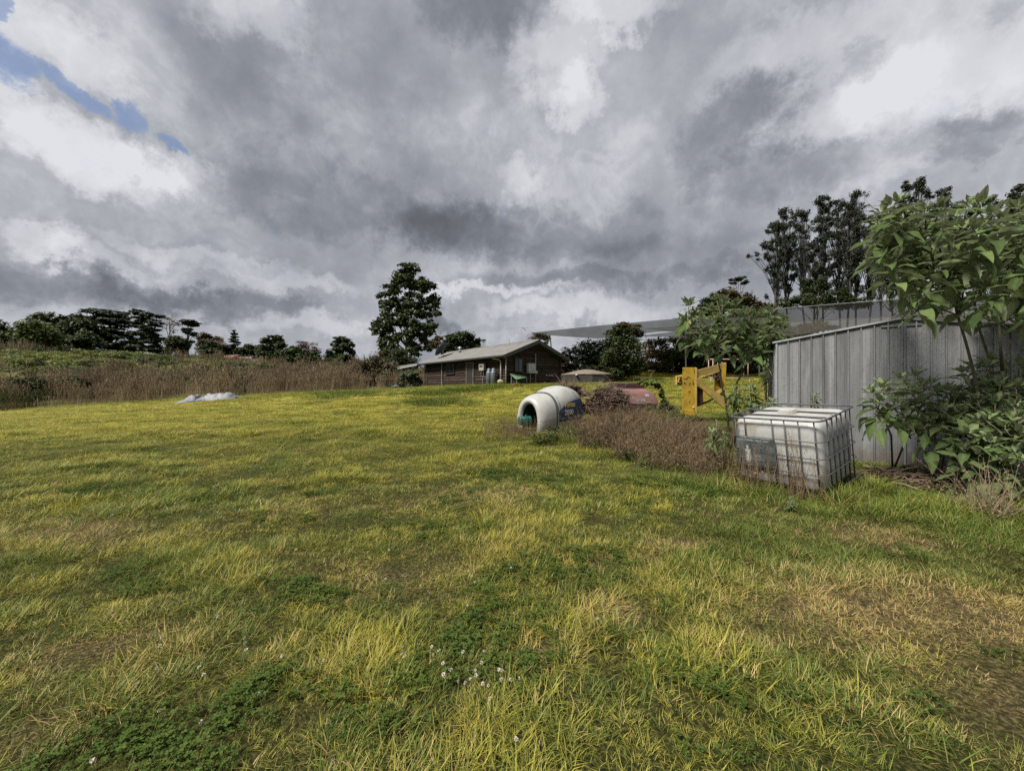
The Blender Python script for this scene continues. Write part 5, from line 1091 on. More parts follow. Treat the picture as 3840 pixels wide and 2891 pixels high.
m = MB(); m.grid([[jc + u_ * s + v_ * (math.copysign(abs(math.cos(th)) ** .6, math.cos(th)) * r) + w_ * (math.copysign(abs(math.sin(th)) ** .6, math.sin(th)) * r * .9) for th in [6.2832 * j / 20 for j in range(21)]] for s, r in ((-.185, .001), (-.185, .10), (-.17, .13), (-.13, .14), (-.12, .132), (-.10, .132), (-.09, .14), (.09, .14), (.10, .132), (.12, .132), (.13, .14), (.17, .13), (.185, .10), (.185, .001))]); m.build('drum', M_TEAL, jug, smooth=True)
m = MB(); m.tube([jc + u_ * .05 + w_ * .13, jc + u_ * .05 + w_ * .17], .03, 10); m.build('bung', M_TEAL, jug)

# ------------------------------------------------------------------ weathered red tank with flange and square neck
rc = Vector((PS(2405, 0, 15.2).x - .62, 15.4, gz(5.2, 15.2) + .0)); ra = Vector((.90, .43, 0)).normalized(); rb = Vector((-.43, .90, 0)).normalized()
red = root('red_tank', tuple(rc), 'faded pink-red fibreglass tank with a flange and square neck, half under vines', 'tank')
M_RED = solid('fibreglass_red_faded', (.20, .100, .092, 1), .65, .4, (.27, .18, .165, 1), 1.6, bump=.1, bscale=10, spec=.3); M_TUB = solid('tub_pinkish', (.18, .12, .105, 1), .6, .3)
zb = rc.z
def rr2(hx, hy, z_, rd, n=5):
    pts = []; rd = min(rd, hx - .01, hy - .01)
    for (sx_, sy_, st) in ((1, -1, -90), (1, 1, 0), (-1, 1, 90), (-1, -1, 180)):
        for i in range(n + 1):
            an = math.radians(st + 90 * i / n); pts.append(Vector((rc.x, rc.y, 0)) + ra * (sx_ * (hx - rd) + rd * math.cos(an)) + rb * (sy_ * (hy - rd) + rd * math.sin(an)) + UP * z_)
    return pts + [pts[0]]
m = MB(); m.grid([rr2(1.12, .62, zb - .1, .15), rr2(1.18, .68, zb + .34, .15)]); m.build('tub', M_TUB, red, smooth=False)
m = MB(); m.grid([rr2(1.18, .68, zb + .34, .12), rr2(1.25, .75, zb + .335, .12), rr2(1.25, .75, zb + .365, .12), rr2(1.19, .69, zb + .37, .12)]); m.build('flange', M_RED, red)
m = MB(); m.grid([rr2(1.19, .69, zb + .372, .14), rr2(1.18, .67, zb + .50, .16), rr2(1.12, .62, zb + .66, .2), rr2(1.00, .54, zb + .80, .22), rr2(0.86, .44, zb + .88, .2), rr2(0.76, .38, zb + .905, .14)]); m.build('body', M_RED, red, smooth=True)
m = MB(); m.grid([rr2(0.76, .38, zb + .90, .1), rr2(0.75, .37, zb + 1.03, .1), rr2(0.78, .40, zb + 1.035, .1), rr2(0.78, .40, zb + 1.06, .1), rr2(0.56, .22, zb + 1.06, .08)]); m.build('neck', M_RED, red)
m = MB(); m.grid([rr2(0.62, .26, zb + 1.062, .1), rr2(0.62, .26, zb + 1.10, .1), rr2(0.56, .2, zb + 1.115, .1), rr2(0.31, .05, zb + 1.12, .03)]); m.build('lid', M_BLACK, red)
def redp(a, z_, off=.0):   # near face point
    L = [(.372, .69), (.50, .67), (.66, .62), (.80, .54)]; y = np.interp(z_, [q[0] for q in L], [q[1] for q in L]); return Vector((rc.x, rc.y, zb)) + ra * a - rb * (y + off) + UP * z_
M_STK = solid('sticker_white', (.36, .36, .35, 1), .5, .3)
for a0, a1, z0, z1 in ((.22, .45, .41, .53), (.50, .69, .60, .70), (.02, .14, .42, .5)):
    m = MB(); m.add([redp(a0, z0, .006), redp(a1, z0, .006), redp(a1, z1, .006), redp(a0, z1, .006)], [(0, 1, 2, 3)]); so_ = m.build('sticker', M_STK, red)
    m = MB(); aw_ = (a1 - a0); m.add([redp(a0 + aw_ * .3, z0 + .03, .010), redp(a0 + aw_ * .7, z0 + .03, .010), redp(a0 + aw_ * .5, z1 - .03, .010)], [(0, 1, 2)]); m.build('print', solid('sticker_print', (.25, .27, .28, 1), .6, .2), so_)
m = MB(); m.tube([redp(.70, .80, .004), redp(.74, .66, .006), redp(.76, .5, .006), redp(.76, .38, .006)], .008, 5); m.build('seam_line', M_TUB, red)
yp = root('yellow_pipe', tuple(PS(2330, 1480, 14)), 'rusty yellow pipe stub lying in the vines against the red tank', 'pipe')
m = MB(); a_, b_ = PS(2300, 1478, 14.1), PS(2352, 1483, 13.8); dd_ = (b_ - a_).normalized(); s1 = dd_.cross(UP).normalized(); s2 = s1.cross(dd_)
m.grid([[p + (s1 * math.cos(t_) + s2 * math.sin(t_)) * r for t_ in [6.2832 * j / 16 for j in range(17)]] for p, r in ((a_, .085), (b_, .095), (b_ + dd_ * .02, .115), (b_ + dd_ * .02, .08), (a_, .07))]); m.build('pipe', solid('yellow_ochre_rust', (.30, .19, .07, 1), .7, .5, (.09, .06, .04, 1), 5), yp, smooth=True)

# ------------------------------------------------------------------ yellow steel implement frame
YZ = 12.6
M_YEL = solid('steel_yellow_chipped', (.37, .245, .024, 1), .5, .26, (.12, .06, .03, 1), 5, bump=.1); M_YEL2 = solid('steel_yellow_faded', (.38, .275, .075, 1), .55, .28, (.20, .12, .06, 1), 5)
M_RUST_SHADE = solid('rust_and_hollow_shade', (.06, .03, .02, 1), .9, .4)  # real rust, and also the colour for shade painted into the frame's hollows
yf = root('loader_implement', tuple(PS(2588, 1556, YZ)), 'chipped yellow steel implement frame with two uprights and a diagonal brace', 'implement')
def c3(x, y, z_=YZ): return PS(2450 + x * .36036, 1050 + y * .36036, z_)     # from the enlarged detail
def slab(pts, dep, nm, mat, dv=Vector((.25, .97, 0)), par=yf, bevel=.006):
    m = MB(); n = len(pts); V = list(pts) + [p + dv.normalized() * dep for p in pts]; F_ = [tuple(range(n)), tuple(range(2 * n - 1, n - 1, -1))] + [(i, i + n, (i + 1) % n + n, (i + 1) % n) for i in range(n)]; m.add(V, F_); return m.build(nm, mat, par, bevel=bevel)
post_ = slab([c3(300, 1402), c3(432, 1402), c3(438, 910), c3(306, 910)], .03, 'front_post', M_YEL)
slab([c3(433, 1402, YZ - .03), c3(452, 1390, YZ - .03), c3(458, 918, YZ - .03), c3(439, 908, YZ - .03)], .22, 'post_flange', M_YEL2)
slab([c3(285, 1408, YZ - .05), c3(432, 1408, YZ - .05), c3(432, 1352, YZ - .05), c3(285, 1352, YZ - .05)], .16, 'foot_plate', M_YEL)
slab([c3(448, 940), c3(740, 862, YZ + .5), c3(745, 905, YZ + .5), c3(690, 955, YZ + .4), c3(500, 1010), c3(448, 1020)], .16, 'top_beam', M_YEL2)
slab([c3(640, 1175, YZ + .45), c3(745, 1215, YZ + .45), c3(762, 862, YZ + .45), c3(745, 858, YZ + .45), c3(648, 960, YZ + .45)], .12, 'rear_post', M_YEL)
slab([c3(448, 1010, YZ - .04), c3(700, 1200, YZ + .2), c3(800, 1290, YZ + .3), c3(820, 1380, YZ + .3), c3(730, 1330, YZ + .2), c3(570, 1190, YZ + .05), c3(450, 1075, YZ - .04)], .14, 'diagonal_brace', M_YEL2)
slab([c3(456, 1100, YZ + .12), c3(548, 1175, YZ + .14), c3(536, 1262, YZ + .14), c3(456, 1298, YZ + .12)], .02, 'hollow_shade_panel', M_RUST_SHADE)  # dark panel added to paint the shade in the hollow between post and brace
slab([c3(520, 1150, YZ + .03), c3(556, 1180, YZ + .03), c3(548, 1262, YZ + .03), c3(526, 1268, YZ + .03)], .1, 'gusset', M_YEL)
slab([c3(660, 1165, YZ + .2), c3(750, 1110, YZ + .5), c3(760, 1130, YZ + .5), c3(680, 1190, YZ + .2)], .1, 'gusset', M_YEL2)
m = MB(); a_, b_ = c3(410, 1330, YZ), c3(515, 1270, YZ + .6); m.tube([a_, b_], .055, 14); m.build('cross_tube', M_YEL2, yf, smooth=True)
m = MB(); m.tube([c3(420, 1330, YZ + .1), c3(640, 1230, YZ + .6)], .03, 10); m.build('cross_tube', M_RUST_SHADE, yf, smooth=True)
m = MB(); a_ = c3(240, 1040, YZ + .02); 
sock = slab([c3(236, 1090, YZ), c3(304, 1092, YZ), c3(304, 985, YZ + .1), c3(240, 995, YZ + .1)], .3, 'socket', M_YEL)
slab([c3(246, 1084, YZ - .008), c3(300, 1086, YZ - .008), c3(300, 1004, YZ - .008), c3(248, 1006, YZ - .008)], .006, 'socket_shade', M_RUST_SHADE, par=sock, bevel=0)  # dark plate over the solid socket, painting the shade of its hollow
m = MB(); m.tube([c3(262, 1010, YZ - .05), c3(270, 1030, YZ - .06), c3(256, 1060, YZ - .05), c3(280, 1070, YZ - .05)], .02, 8); m.build('shackle', M_YEL2, yf)
m = MB()
for k in range(5): 
    c = c3(640 + 14 * k, 1000 + 18 * math.sin(k * 1.4) + 8 * k, YZ + .35); m.tube([c + Vector((math.cos(t_) * .05, .02 * math.sin(t_ * 2), math.sin(t_) * .07)) for t_ in [6.2832 * j / 8 for j in range(9)]], .014, 5, caps=False)
m.build('chain', M_RUST_SHADE, yf, smooth=True)
m = MB(); m.tube([c3(655, 965, YZ + .40), c3(690, 1060, YZ + .42), c3(705, 1115, YZ + .42)], [.03, .05, .035], 8); m.build('hook', M_RUST_SHADE, yf, smooth=True)
slab([c3(745, 1222, YZ + .5), c3(1010, 1222, YZ + .9), c3(1010, 1248, YZ + .9), c3(745, 1240, YZ + .5)], .1, 'drawbar', M_RUST_SHADE)
g = np.random.default_rng(5)     # worn-off paint scars on the post
def scar(L, w_=.010):
    m = MB(); m.tube([c3(x, y, YZ - .003) for x, y in L], w_, 4); return m
for L in ([(315, 1025), (340, 1035), (362, 1005), (385, 1020)], [(315, 1075), (335, 1070), (345, 1085)], [(322, 1055), (330, 1095)], [(372, 1068), (372, 1100)], [(388, 1062), (390, 1098)], [(410, 1040), (420, 1100)], [(405, 1080), (425, 1075)], [(365, 1160), (385, 1158)], [(375, 1260), (378, 1280)], [(312, 930), (316, 950)], [(425, 925), (430, 970)], [(300, 1218), (312, 1222)]):
    scar(L).build('rust_scar', M_RUST_SHADE, post_)

# ------------------------------------------------------------------ red-and-white rack standing behind
rk_ = root('steel_rack', tuple(c3(800, 1040, 36)), 'long red-and-white painted steel rack standing on the lawn before the hedge', 'rack')
M_RW = solid('paint_pink_white_flaking', (.30, .24, .215, 1), .6, .55, (.28, .10, .08, 1), 9)
def rod(a, b, r, nm): m = MB(); m.tube([a, b], r, 8); m.build(nm, M_RW, rk_, smooth=True)
for z_ in (36, 37.6):
    rod(c3(565, 826, z_), c3(1025, 826, z_), .06, 'top_rail'); rod(c3(572, 1018, z_), c3(1045, 1026, z_), .06, 'bottom_rail')
    for x in (575, 620, 672, 940, 985): rod(c3(x, 828, z_), c3(x, 1022, z_), .045, 'upright')
for x in (575, 1020): rod(c3(x, 826, 36), c3(x, 826, 37.6), .05, 'cross_rail')
for x in (600, 1000): 
    for z_ in (36, 37.6):
        q = c3(x, 1022, z_); rod(q, Vector((q.x, q.y, gz(q.x, q.y) - .1)), .05, 'leg')
m = MB(); q0, q1 = c3(945, 835, 35.9), c3(975, 880, 35.9); m.box((q0.x, q0.y, q1.z), (q1.x - q0.x, 0, 0), (0, .3, 0), (0, 0, q0.z - q1.z)); m.build('box', M_WHITE, rk_, bevel=.02)

# ------------------------------------------------------------------ crumpled tarpaulin
tp_c = (D(450, 0, 29).x, 29.2)
tarp = None
def tarp_mesh(x0, x1, yc, w_, hgt, seed):
    nu, nv = 60, 26; P_ = []
    for v in range(nv + 1):
        row = []
        for u in range(nu + 1):
            s, f = u / nu, v / nv; x = x0 + (x1 - x0) * s + .25 * math.sin(f * 5 + s * 7); y = yc + (f - .5) * w_ * (.7 + .3 * math.sin(s * 9)) + 1.2 * s
            n_ = float(fbm(x * 1.7 + seed, y * 2.3, 4)); n2_ = abs(float(vn(x * 3.1 + y, y * 3.3 + seed, 7)) - .5) + .7 * abs(float(vn(x * 6.3 - y * 2, y * 6.1 + seed, 9)) - .5)
            env = (math.sin(math.pi * min(1, s * 1.02)) ** .5) * (math.sin(math.pi * f) ** .6) * (1 if s < .38 else 1.25) * (.45 if .38 < s < .52 else 1)
            row.append(Vector((x, y, gz(x, y) + .02 + hgt * env * (.25 + n_) + n2_ * .26 * env)))
        P_.append(row)
    return P_
xl, xr = D(383, 0, 27.6).x, D(522, 0, 29.4).x
m = MB(); m.grid(tarp_mesh(xl, xr, 27.9, 2.8, .42, 1.3)); tarp = m.build('tarpaulin', solid('tarp_silver_white', (.20, .205, .225, 1), .5, .25, (.12, .125, .14, 1), 3, spec=.3), None)
tag(tarp, 'crumpled pale grey tarpaulin heaped on the grass at the edge of the weeds', 'tarpaulin')
# ------------------------------------------------------------------ large-leaved shrubs
L_BIG = leafmat('leaf_woolly_green', (.030, .052, .018, 1), (.13, .175, .066, 1), back=(.24, .28, .15, 1), trans=.25, rough=.85, spec=.05, nscale=1.2, fine=.9)
L_BIGY = leafmat('leaf_yellowing', (.35, .33, .05, 1), (.42, .40, .08, 1), trans=.3)
L_YNG = leafmat('leaf_young_pale', (.11, .155, .065, 1), (.22, .26, .13, 1), back=(.30, .34, .2, 1), trans=.25, rough=.8, fine=.5)
def bigleaf(L, wd_, droop, fold, seed, mat, wav=.012):
    g = np.random.default_rng(seed); P_ = []; nl = 7; V = []; Q = []; lv = []
    for i in range(nl + 1):
        t = i / nl; w_ = wd_ * (math.sin(math.pi * min(1, t ** .75)) ** .85) * (1 - .25 * t) + .002; x = L * t; z_ = -droop * L * t * t + .10 * L * t
        for j, f in enumerate((-1, -.5, 0, .5, 1)):
            V.append((x + .0 * f, f * w_, z_ + abs(f) * w_ * fold + wav * math.sin(t * 11 + f * 2 + seed) * abs(f) + g.normal(0, .0015))); lv.append(.35 + .3 * (1 - abs(f)) * 0 + (.35 if j == 2 else 0))
    for i in range(nl):
        for j in range(4): k = i * 5 + j; Q.append((k, k + 5, k + 6, k + 1))
    me = raw_mesh('leaf', np.array(V), np.array(Q), True, np.array(lv)); me.materials.append(mat); return me
LV = [bigleaf(.34, .075, .35, .35, 1, L_BIG), bigleaf(.30, .078, .55, .25, 2, L_BIG), bigleaf(.36, .070, .2, .45, 3, L_BIG), bigleaf(.26, .070, .8, .3, 4, L_BIG)]
LVY = bigleaf(.26, .07, .6, .3, 5, L_BIGY); LY = [bigleaf(.22, .045, .15, .6, 6, L_YNG), bigleaf(.27, .055, .3, .5, 7, L_YNG)]
def leafy(name, label, cat, basept, stems, tips, lsize, seed, group=None, nleaf=12, young=4, yellow=0, droop=0.0, maxparts=295):
    """stems: list of polylines (world); tips: list of (point, spread) rosettes. Every leaf is an object up to maxparts."""
    g = random.Random(seed); r = root(name, tuple(basept), label, cat, group); m = MB()
    for L, r0, r1 in stems:
        n = len(L); m.tube(L, [r0 + (r1 - r0) * i / (n - 1) for i in range(n)], 7)
    m.build('stem', M_STEMG, r, smooth=True); Minv = parent_world(r).inverted(); leaves = []
    for tip, size in tips:
        tip = Vector(tip); nn = int(nleaf * g.uniform(.8, 1.2))
        for i in range(nn + young):
            isy = i >= nn; a = i * 2.4 + g.uniform(-.3, .3); f = i / nn
            if isy: pit = g.uniform(.5, 1.2); s_ = g.uniform(.6, 1.0); me = g.choice(LY); back_ = .02
            else: pit = .62 - 1.35 * f * g.uniform(.75, 1.15) - droop; s_ = (.62 + .5 * f) * g.uniform(.85, 1.2); me = g.choice(LV); back_ = .05 + .26 * f
            d = Vector((math.cos(a) * math.cos(pit), math.sin(a) * math.cos(pit), math.sin(pit))); side = Vector((-math.sin(a), math.cos(a), 0)) ; nrm = d.cross(side); nrm = nrm if nrm.z > 0 else -nrm
            roll = g.gauss(0, .35); side, nrm = side * math.cos(roll) + nrm * math.sin(roll), nrm * math.cos(roll) - side * math.sin(roll)
            org = tip - UP * back_ * size * lsize * 1.6 + d * .05 * lsize
            R = Matrix((d, nrm.cross(d), nrm)).transposed().to_4x4(); M = Minv @ Matrix.Translation(org) @ R @ Matrix.Scale(s_ * lsize * size, 4)
            leaves.append((me, M))
    for k in range(yellow): me, M = leaves[g.randrange(len(leaves))]; leaves.append((LVY, M @ Matrix.Rotation(.5, 4, 'X')))
    g.shuffle(leaves)
    # the ones past the limit become one joined part
    for me, M in leaves[:maxparts]:
        o = bpy.data.objects.new('leaf', me); COL.objects.link(o); o.parent = r; o.matrix_local = M
    rest = leaves[maxparts:]
    if rest:
        Vs = []; Qs = []; ls = []; k = 0
        for me, M in rest:
            co = np.array([v.co[:] for v in me.vertices]); A = np.array(M); co = co @ A[:3, :3].T + A[:3, 3]; q = np.array([p.vertices[:] for p in me.polygons]); Vs.append(co); Qs.append(q + k); k += len(co); ls.append(np.full(len(co), g.random()))
        o = link('foliage', raw_mesh('foliage', np.concatenate(Vs), np.concatenate(Qs), True, np.concatenate(ls)), L_BIG, r); o['kind'] = 'stuff'
    return r
GS = 'large-leaved shrubs around the shed'
def branchy(base, Z, spine, tips, g, r0=.035):
    """spine: list of world polylines; each tip is joined to the nearest spine point by a twig"""
    st = [(L, r0, r0 * .55) for L in spine]; allp = [p for L in spine for p in L[1:]]
    for t, s in tips:
        t = Vector(t); c = min(allp, key=lambda p: (p - t).length + max(0, p.z - t.z + .15) * 3); md = c.lerp(t, .5) + Vector((g.uniform(-.08, .08), g.uniform(-.08, .08), -.06)); st.append(([c, md, t - UP * .02], r0 * .5, .008))
    return st
# middle shrub (in front of the yellow frame and the hedge)
g = random.Random(5); Zm = 9.6
tipsm = []
for x, y in [(1487, 668), (1500, 690), (1495, 715), (1515, 705), (1535, 676), (1548, 655), (1560, 662), (1575, 672), (1590, 668), (1602, 690), (1615, 684), (1632, 690), (1648, 690), (1665, 684), (1672, 702), (1688, 700), (1660, 716), (1640, 712), (1618, 710), (1595, 715), (1570, 705), (1545, 700), (1525, 725), (1560, 728), (1585, 735), (1612, 735), (1640, 736), (1655, 742), (1510, 740), (1540, 745), (1480, 700), (1630, 755), (1690, 715)]:
    tipsm.append((D(x, y - 8 if y < 735 else y - 18, Zm + g.uniform(-.75, .75)), g.uniform(.9, 1.15)))
def gd(x, y, Z): p = D(x, y, Z); return p
bm = Vector((D(1578, 0, Zm).x, Zm, gz(D(1578, 0, Zm).x, Zm)))
sp1 = [bm, D(1567, 862, Zm), D(1558, 830, Zm), D(1556, 800, Zm), D(1551, 780, Zm)]
spines = [sp1, [sp1[-1], D(1540, 762, Zm - .1), D(1525, 745, Zm - .2), D(1508, 732, Zm - .2), D(1492, 715, Zm - .2)], [sp1[-1], D(1560, 765, Zm + .1), D(1568, 745, Zm + .1), D(1572, 710, Zm + .2)],
          [bm + Vector((.12, .1, 0)), D(1588, 850, Zm + .2), D(1592, 825, Zm + .2), D(1604, 805, Zm + .2), D(1612, 780, Zm + .2), D(1620, 750, Zm + .3), D(1640, 720, Zm + .3)], [D(1604, 805, Zm + .2), D(1600, 775, Zm + .1), D(1592, 745, Zm + .1)], [D(1612, 780, Zm + .2), D(1630, 765, Zm + .2), D(1655, 740, Zm + .2), D(1675, 715, Zm + .2)]]
leafy('tobacco_shrub', 'large-leaved pale-topped shrub with forked bare stems behind the tank and before the yellow frame', 'shrub', bm, branchy(bm, Zm, spines, tipsm, g, .028), tipsm, .98, 1, GS, nleaf=12, young=14, yellow=5)
# right tree in front of the shed
g = random.Random(8); Zr = 5.9; tipsr = []
for x, y in [(1905, 448), (1925, 432), (1945, 425), (1900, 475), (1925, 470), (1950, 455), (1975, 450), (2000, 445), (2030, 440), (2060, 455), (2095, 432), (2115, 428), (2140, 450), (2165, 455), (2195, 435), (2225, 420), (1895, 505), (1915, 520), (1940, 500), (1965, 490), (1990, 480), (2020, 490), (2050, 485), (2080, 480), (2110, 485), (2145, 490), (2180, 480), (2215, 470), (2240, 500),
             (1935, 545), (1960, 530), (1990, 525), (2015, 530), (2045, 540), (2075, 525), (2110, 525), (2140, 535), (2170, 520), (2200, 515), (2235, 540), (1955, 575), (1985, 570), (2010, 575), (2035, 590), (2090, 575), (2120, 600), (2150, 575), (2180, 560), (2210, 565), (1965, 605), (1990, 610), (2080, 615), (2150, 615), (2185, 605), (2215, 610), (2130, 640), (2175, 640), (2210, 650), (2240, 620)]:
    tipsr.append((D(x, y + 12, Zr + g.uniform(-.9, .8)), g.uniform(.9, 1.15)))
bx_ = D(2118, 0, Zr).x; br_ = Vector((bx_, Zr, gz(bx_, Zr)))
A0 = [br_, D(2112, 850, Zr), D(2100, 790, Zr), D(2085, 735, Zr), D(2068, 680, Zr - .05), D(2055, 625, Zr - .05), D(2058, 580, Zr)]
B0 = [br_ + Vector((.12, .1, 0)), D(2150, 850, Zr + .2), D(2135, 770, Zr + .2), D(2115, 710, Zr + .2), D(2105, 655, Zr + .2), D(2100, 600, Zr + .2)]
C0_ = [br_ + Vector((.35, -.1, 0)), D(2165, 800, Zr), D(2180, 740, Zr), D(2215, 700, Zr), D(2235, 650, Zr)]
spr = [A0, B0, C0_, [A0[-2], D(2030, 560, Zr - .2), D(1995, 520, Zr - .3), D(1950, 480, Zr - .3)], [A0[-2], D(2080, 650, Zr + .1), D(2120, 620, Zr + .1), D(2160, 570, Zr)], [A0[-1], D(2050, 520, Zr), D(2040, 470, Zr)], [B0[-1], D(2130, 540, Zr + .2), D(2140, 480, Zr + .3)], [B0[-1], D(2180, 560, Zr), D(2210, 500, Zr)], [A0[-2], D(2010, 600, Zr - .2), D(1975, 590, Zr - .2)], [D(2165, 800, Zr), D(2160, 740, Zr - .1), D(2158, 700, Zr - .1)]]
leafy('tobacco_tree', 'tall large-leaved tree leaning in from the right edge in front of the shed', 'tree', br_, branchy(br_, Zr, spr, tipsr, g, .022), tipsr, .86, 2, GS, nleaf=12, young=6, yellow=3, droop=.1)
# low shrub right of the tote
g = random.Random(11); Zl = 6.4; tipsl = []
for x, y, z_ in [(1880, 842, 4.9), (1905, 832, 5.0), (1925, 838, 5.1), (1948, 812, 5.3), (1975, 806, 5.4), (1965, 835, 5.1), (1990, 828, 5.2), (2010, 822, 5.3), (2022, 842, 5.0), (2045, 838, 5.1), (1940, 865, 4.8), (1900, 862, 4.8), (2065, 850, 4.9), (1990, 862, 4.9), (2035, 880, 4.8), (2085, 880, 4.7), (2110, 862, 4.8), (2060, 905, 4.7), (2005, 905, 4.8), (2130, 890, 4.6), (2090, 915, 4.6), (2060, 860, 5.1), (1985, 845, 5.3)]:
    tipsl.append((D(x, y + 6, z_ * 1.25), g.uniform(.85, 1.1)))
bl = Vector((D(1928, 0, 6.9).x, 6.9, gz(6.8, 6.9))); b2 = Vector((D(2030, 0, 6.3).x, 6.3, gz(7, 6.3)))
spl = [[bl, D(1925, 940, 6.19), D(1905, 895, 6.19), D(1885, 862, 6.12)], [D(1905, 895, 6.19), D(1935, 880, 6.25), D(1980, 860, 6.38), D(2000, 840, 6.50)], [b2, D(2020, 950, 6.12), D(2010, 900, 6.19), D(2020, 870, 6.25)], [b2, D(2045, 930, 6.12), D(2070, 890, 6.00), D(2100, 880, 5.88)], [bl, D(1960, 940, 6.25), D(1990, 900, 6.25), D(2040, 860, 6.31)]]
leafy('tobacco_shrub', 'drooping large-leaved shrub between the white tank and the shed wall', 'shrub', bl, branchy(bl, Zl, spl, tipsl, g, .016), tipsl, .92, 3, GS, nleaf=9, young=6, droop=.25)
# lower right shrub against the edge
g = random.Random(12); tipse = []
for x, y, z_ in [(2085, 798, 5.2), (2105, 790, 5.2), (2130, 782, 5.1), (2150, 775, 5.1), (2175, 790, 5.0), (2200, 785, 5.0), (2225, 800, 4.9), (2095, 830, 5.0), (2130, 825, 4.9), (2160, 822, 4.8), (2195, 830, 4.8), (2230, 840, 4.7), (2110, 855, 4.8), (2150, 862, 4.7), (2190, 870, 4.6), (2225, 885, 4.5), (2130, 900, 4.6), (2170, 915, 4.5), (2210, 930, 4.4), (2090, 930, 4.6), (2240, 770, 5), (2140, 950, 4.5), (2190, 970, 4.4), (2110, 900, 4.7), (2155, 890, 4.7), (2185, 900, 4.6), (2115, 975, 4.5), (2160, 990, 4.4), (2215, 1000, 4.3), (2080, 965, 4.6)]:
    tipse.append((D(x, y + 6, z_ * 1.2), g.uniform(.85, 1.1)))
be = Vector((D(2160, 0, 5.8).x, 5.8, gz(7.3, 5.8)))
spe = [[be, D(2150, 930, 5.76), D(2140, 870, 5.88), D(2120, 820, 6.00)], [be, D(2185, 930, 5.76), D(2195, 870, 5.76), D(2200, 820, 5.88)], [be, D(2170, 960, 5.64), D(2200, 940, 5.40)]]
leafy('tobacco_shrub', 'bushy large-leaved shrub at the right edge below the tall one, in front of the shed', 'shrub', be, branchy(be, 5.8, spe, tipse, g, .018), tipse, .96, 4, GS, nleaf=9, young=5, droop=.2)
# smaller plants around tote and frame
def sapling(x, ytop, Z, lab, ls=.5, n=3, seed=0, hgt=None, nl=10, name='tobacco_seedling', yo=3):
    g = random.Random(seed); bx = D(x, 0, Z).x; b = Vector((bx, Z, gz(bx, Z))); tips = [(D(x + g.uniform(-14, 14) * (i > 0), ytop + g.uniform(0, 22) * (i > 0), Z + g.uniform(-.15, .15)), 1.0) for i in range(n)]
    leafy(name, lab, 'plant', b, [([b, b.lerp(t, .5) + Vector((g.uniform(-.05, .05), 0, 0)), t], .012, .006) for t, _ in tips], tips, ls, seed, 'young large-leaved plants', nleaf=nl, young=yo, droop=.1)
sapling(1625, 838, 8.2, 'young large-leaved plant just behind the left corner of the tank', .62, 5, 21)
sapling(1585, 835, 8.8, 'young large-leaved plant under the forked shrub', .6, 5, 22)
sapling(1668, 862, 7.6, 'pale young plant between the tank and the shed corner', .5, 4, 23)
sapling(1655, 868, 7.2, 'small drooping plant at the back edge of the tank', .42, 3, 24)
sapling(1548, 912, 7.0, 'young plant left of the tank among the brown weeds', .5, 3, 25)
sapling(1563, 935, 6.8, 'lower young plant close to the left side of the tank', .42, 2, 26)
sapling(1765, 852, 7.6, 'tiny plant at the foot of the shed wall behind the tank', .35, 3, 27)
sapling(1712, 1078, 4.9, 'small bright green plant in front of the tank', .26, 3, 28, nl=9)
sapling(1655, 742, 11.4, 'scrubby pale green plant left of the shed corner', .7, 6, 29)
sapling(1662, 790, 11.0, 'leafy scrub rising beside the shed wall', .7, 6, 30)
sapling(1480, 850, 13.8, 'weedy plant at the foot of the yellow post', .5, 3, 31)

# ------------------------------------------------------------------ vines over the red tank and shell
def vine(name, label, blobs, Z, n, size, mat, twigs, seed, cat='vine'):
    B = dblobs(blobs, Z, random.Random(seed)); c = B[0]; r = root(name, (c[0], c[1], gz(c[0], c[1])), label, cat); V, Q, lv = crown(B, n, size, seed, 14); link('leaves', raw_mesh('leaves', local(r, V), Q, False, lv), mat, r)
    m = MB(); g = np.random.default_rng(seed)
    for i in range(twigs):
        b = B[g.integers(len(B))]; q = Vector(b[:3]) + Vector(g.normal(0, .4, 3)) * b[3]; e = Vector(g.normal(0, 1, 3)); e.z = abs(e.z) * .8; e.normalize(); L = g.uniform(.25, .7)
        m.tube([q, q + e * L * .5, q + e * L + Vector((e.x * .1, 0, -.2 * L))], [.008, .006, .003], 3)
    m.build('twigs', M_TWIG, r); return r
M_TWIG = solid('twig_brown_pale', (.17, .115, .095, 1), .9, .4, (.06, .04, .035, 1), 3)
L_VINE = leafmat('leaf_vine', (.05, .10, .02, 1), (.15, .20, .04, 1), trans=.3); L_DEADV = leafmat('leaf_vine_dead', (.035, .024, .017, 1), (.13, .09, .065, 1), trans=.1)
vine('vine', 'leafy green vine over the top and right side of the red tank', [(1405, 826, 14, 5), (1392, 830, 12, 4), (1420, 835, 6, 8), (1428, 850, 5, 12), (1433, 868, 5, 12), (1380, 826, 10, 4)], 15.6, 2600, .055, L_VINE, 40, 201)
vine('vine', 'dark dead vine mound over the left end of the red tank', [(1318, 848, 16, 10), (1335, 852, 14, 10), (1345, 862, 12, 12), (1322, 868, 22, 14), (1300, 858, 16, 14), (1350, 878, 16, 14), (1325, 885, 24, 12), (1282, 868, 16, 16), (1268, 882, 14, 16), (1300, 885, 22, 16), (1345, 895, 20, 12)], 12.6, 9500, .045, L_DEADV, 520, 202)
vine('vine', 'scrubby brown vine behind the tail of the white shell', [(1232, 838, 14, 6), (1250, 845, 14, 8), (1262, 852, 10, 8), (1240, 838, 12, 6), (1218, 836, 10, 4)], 14.2, 1800, .05, L_DEADV, 120, 203)
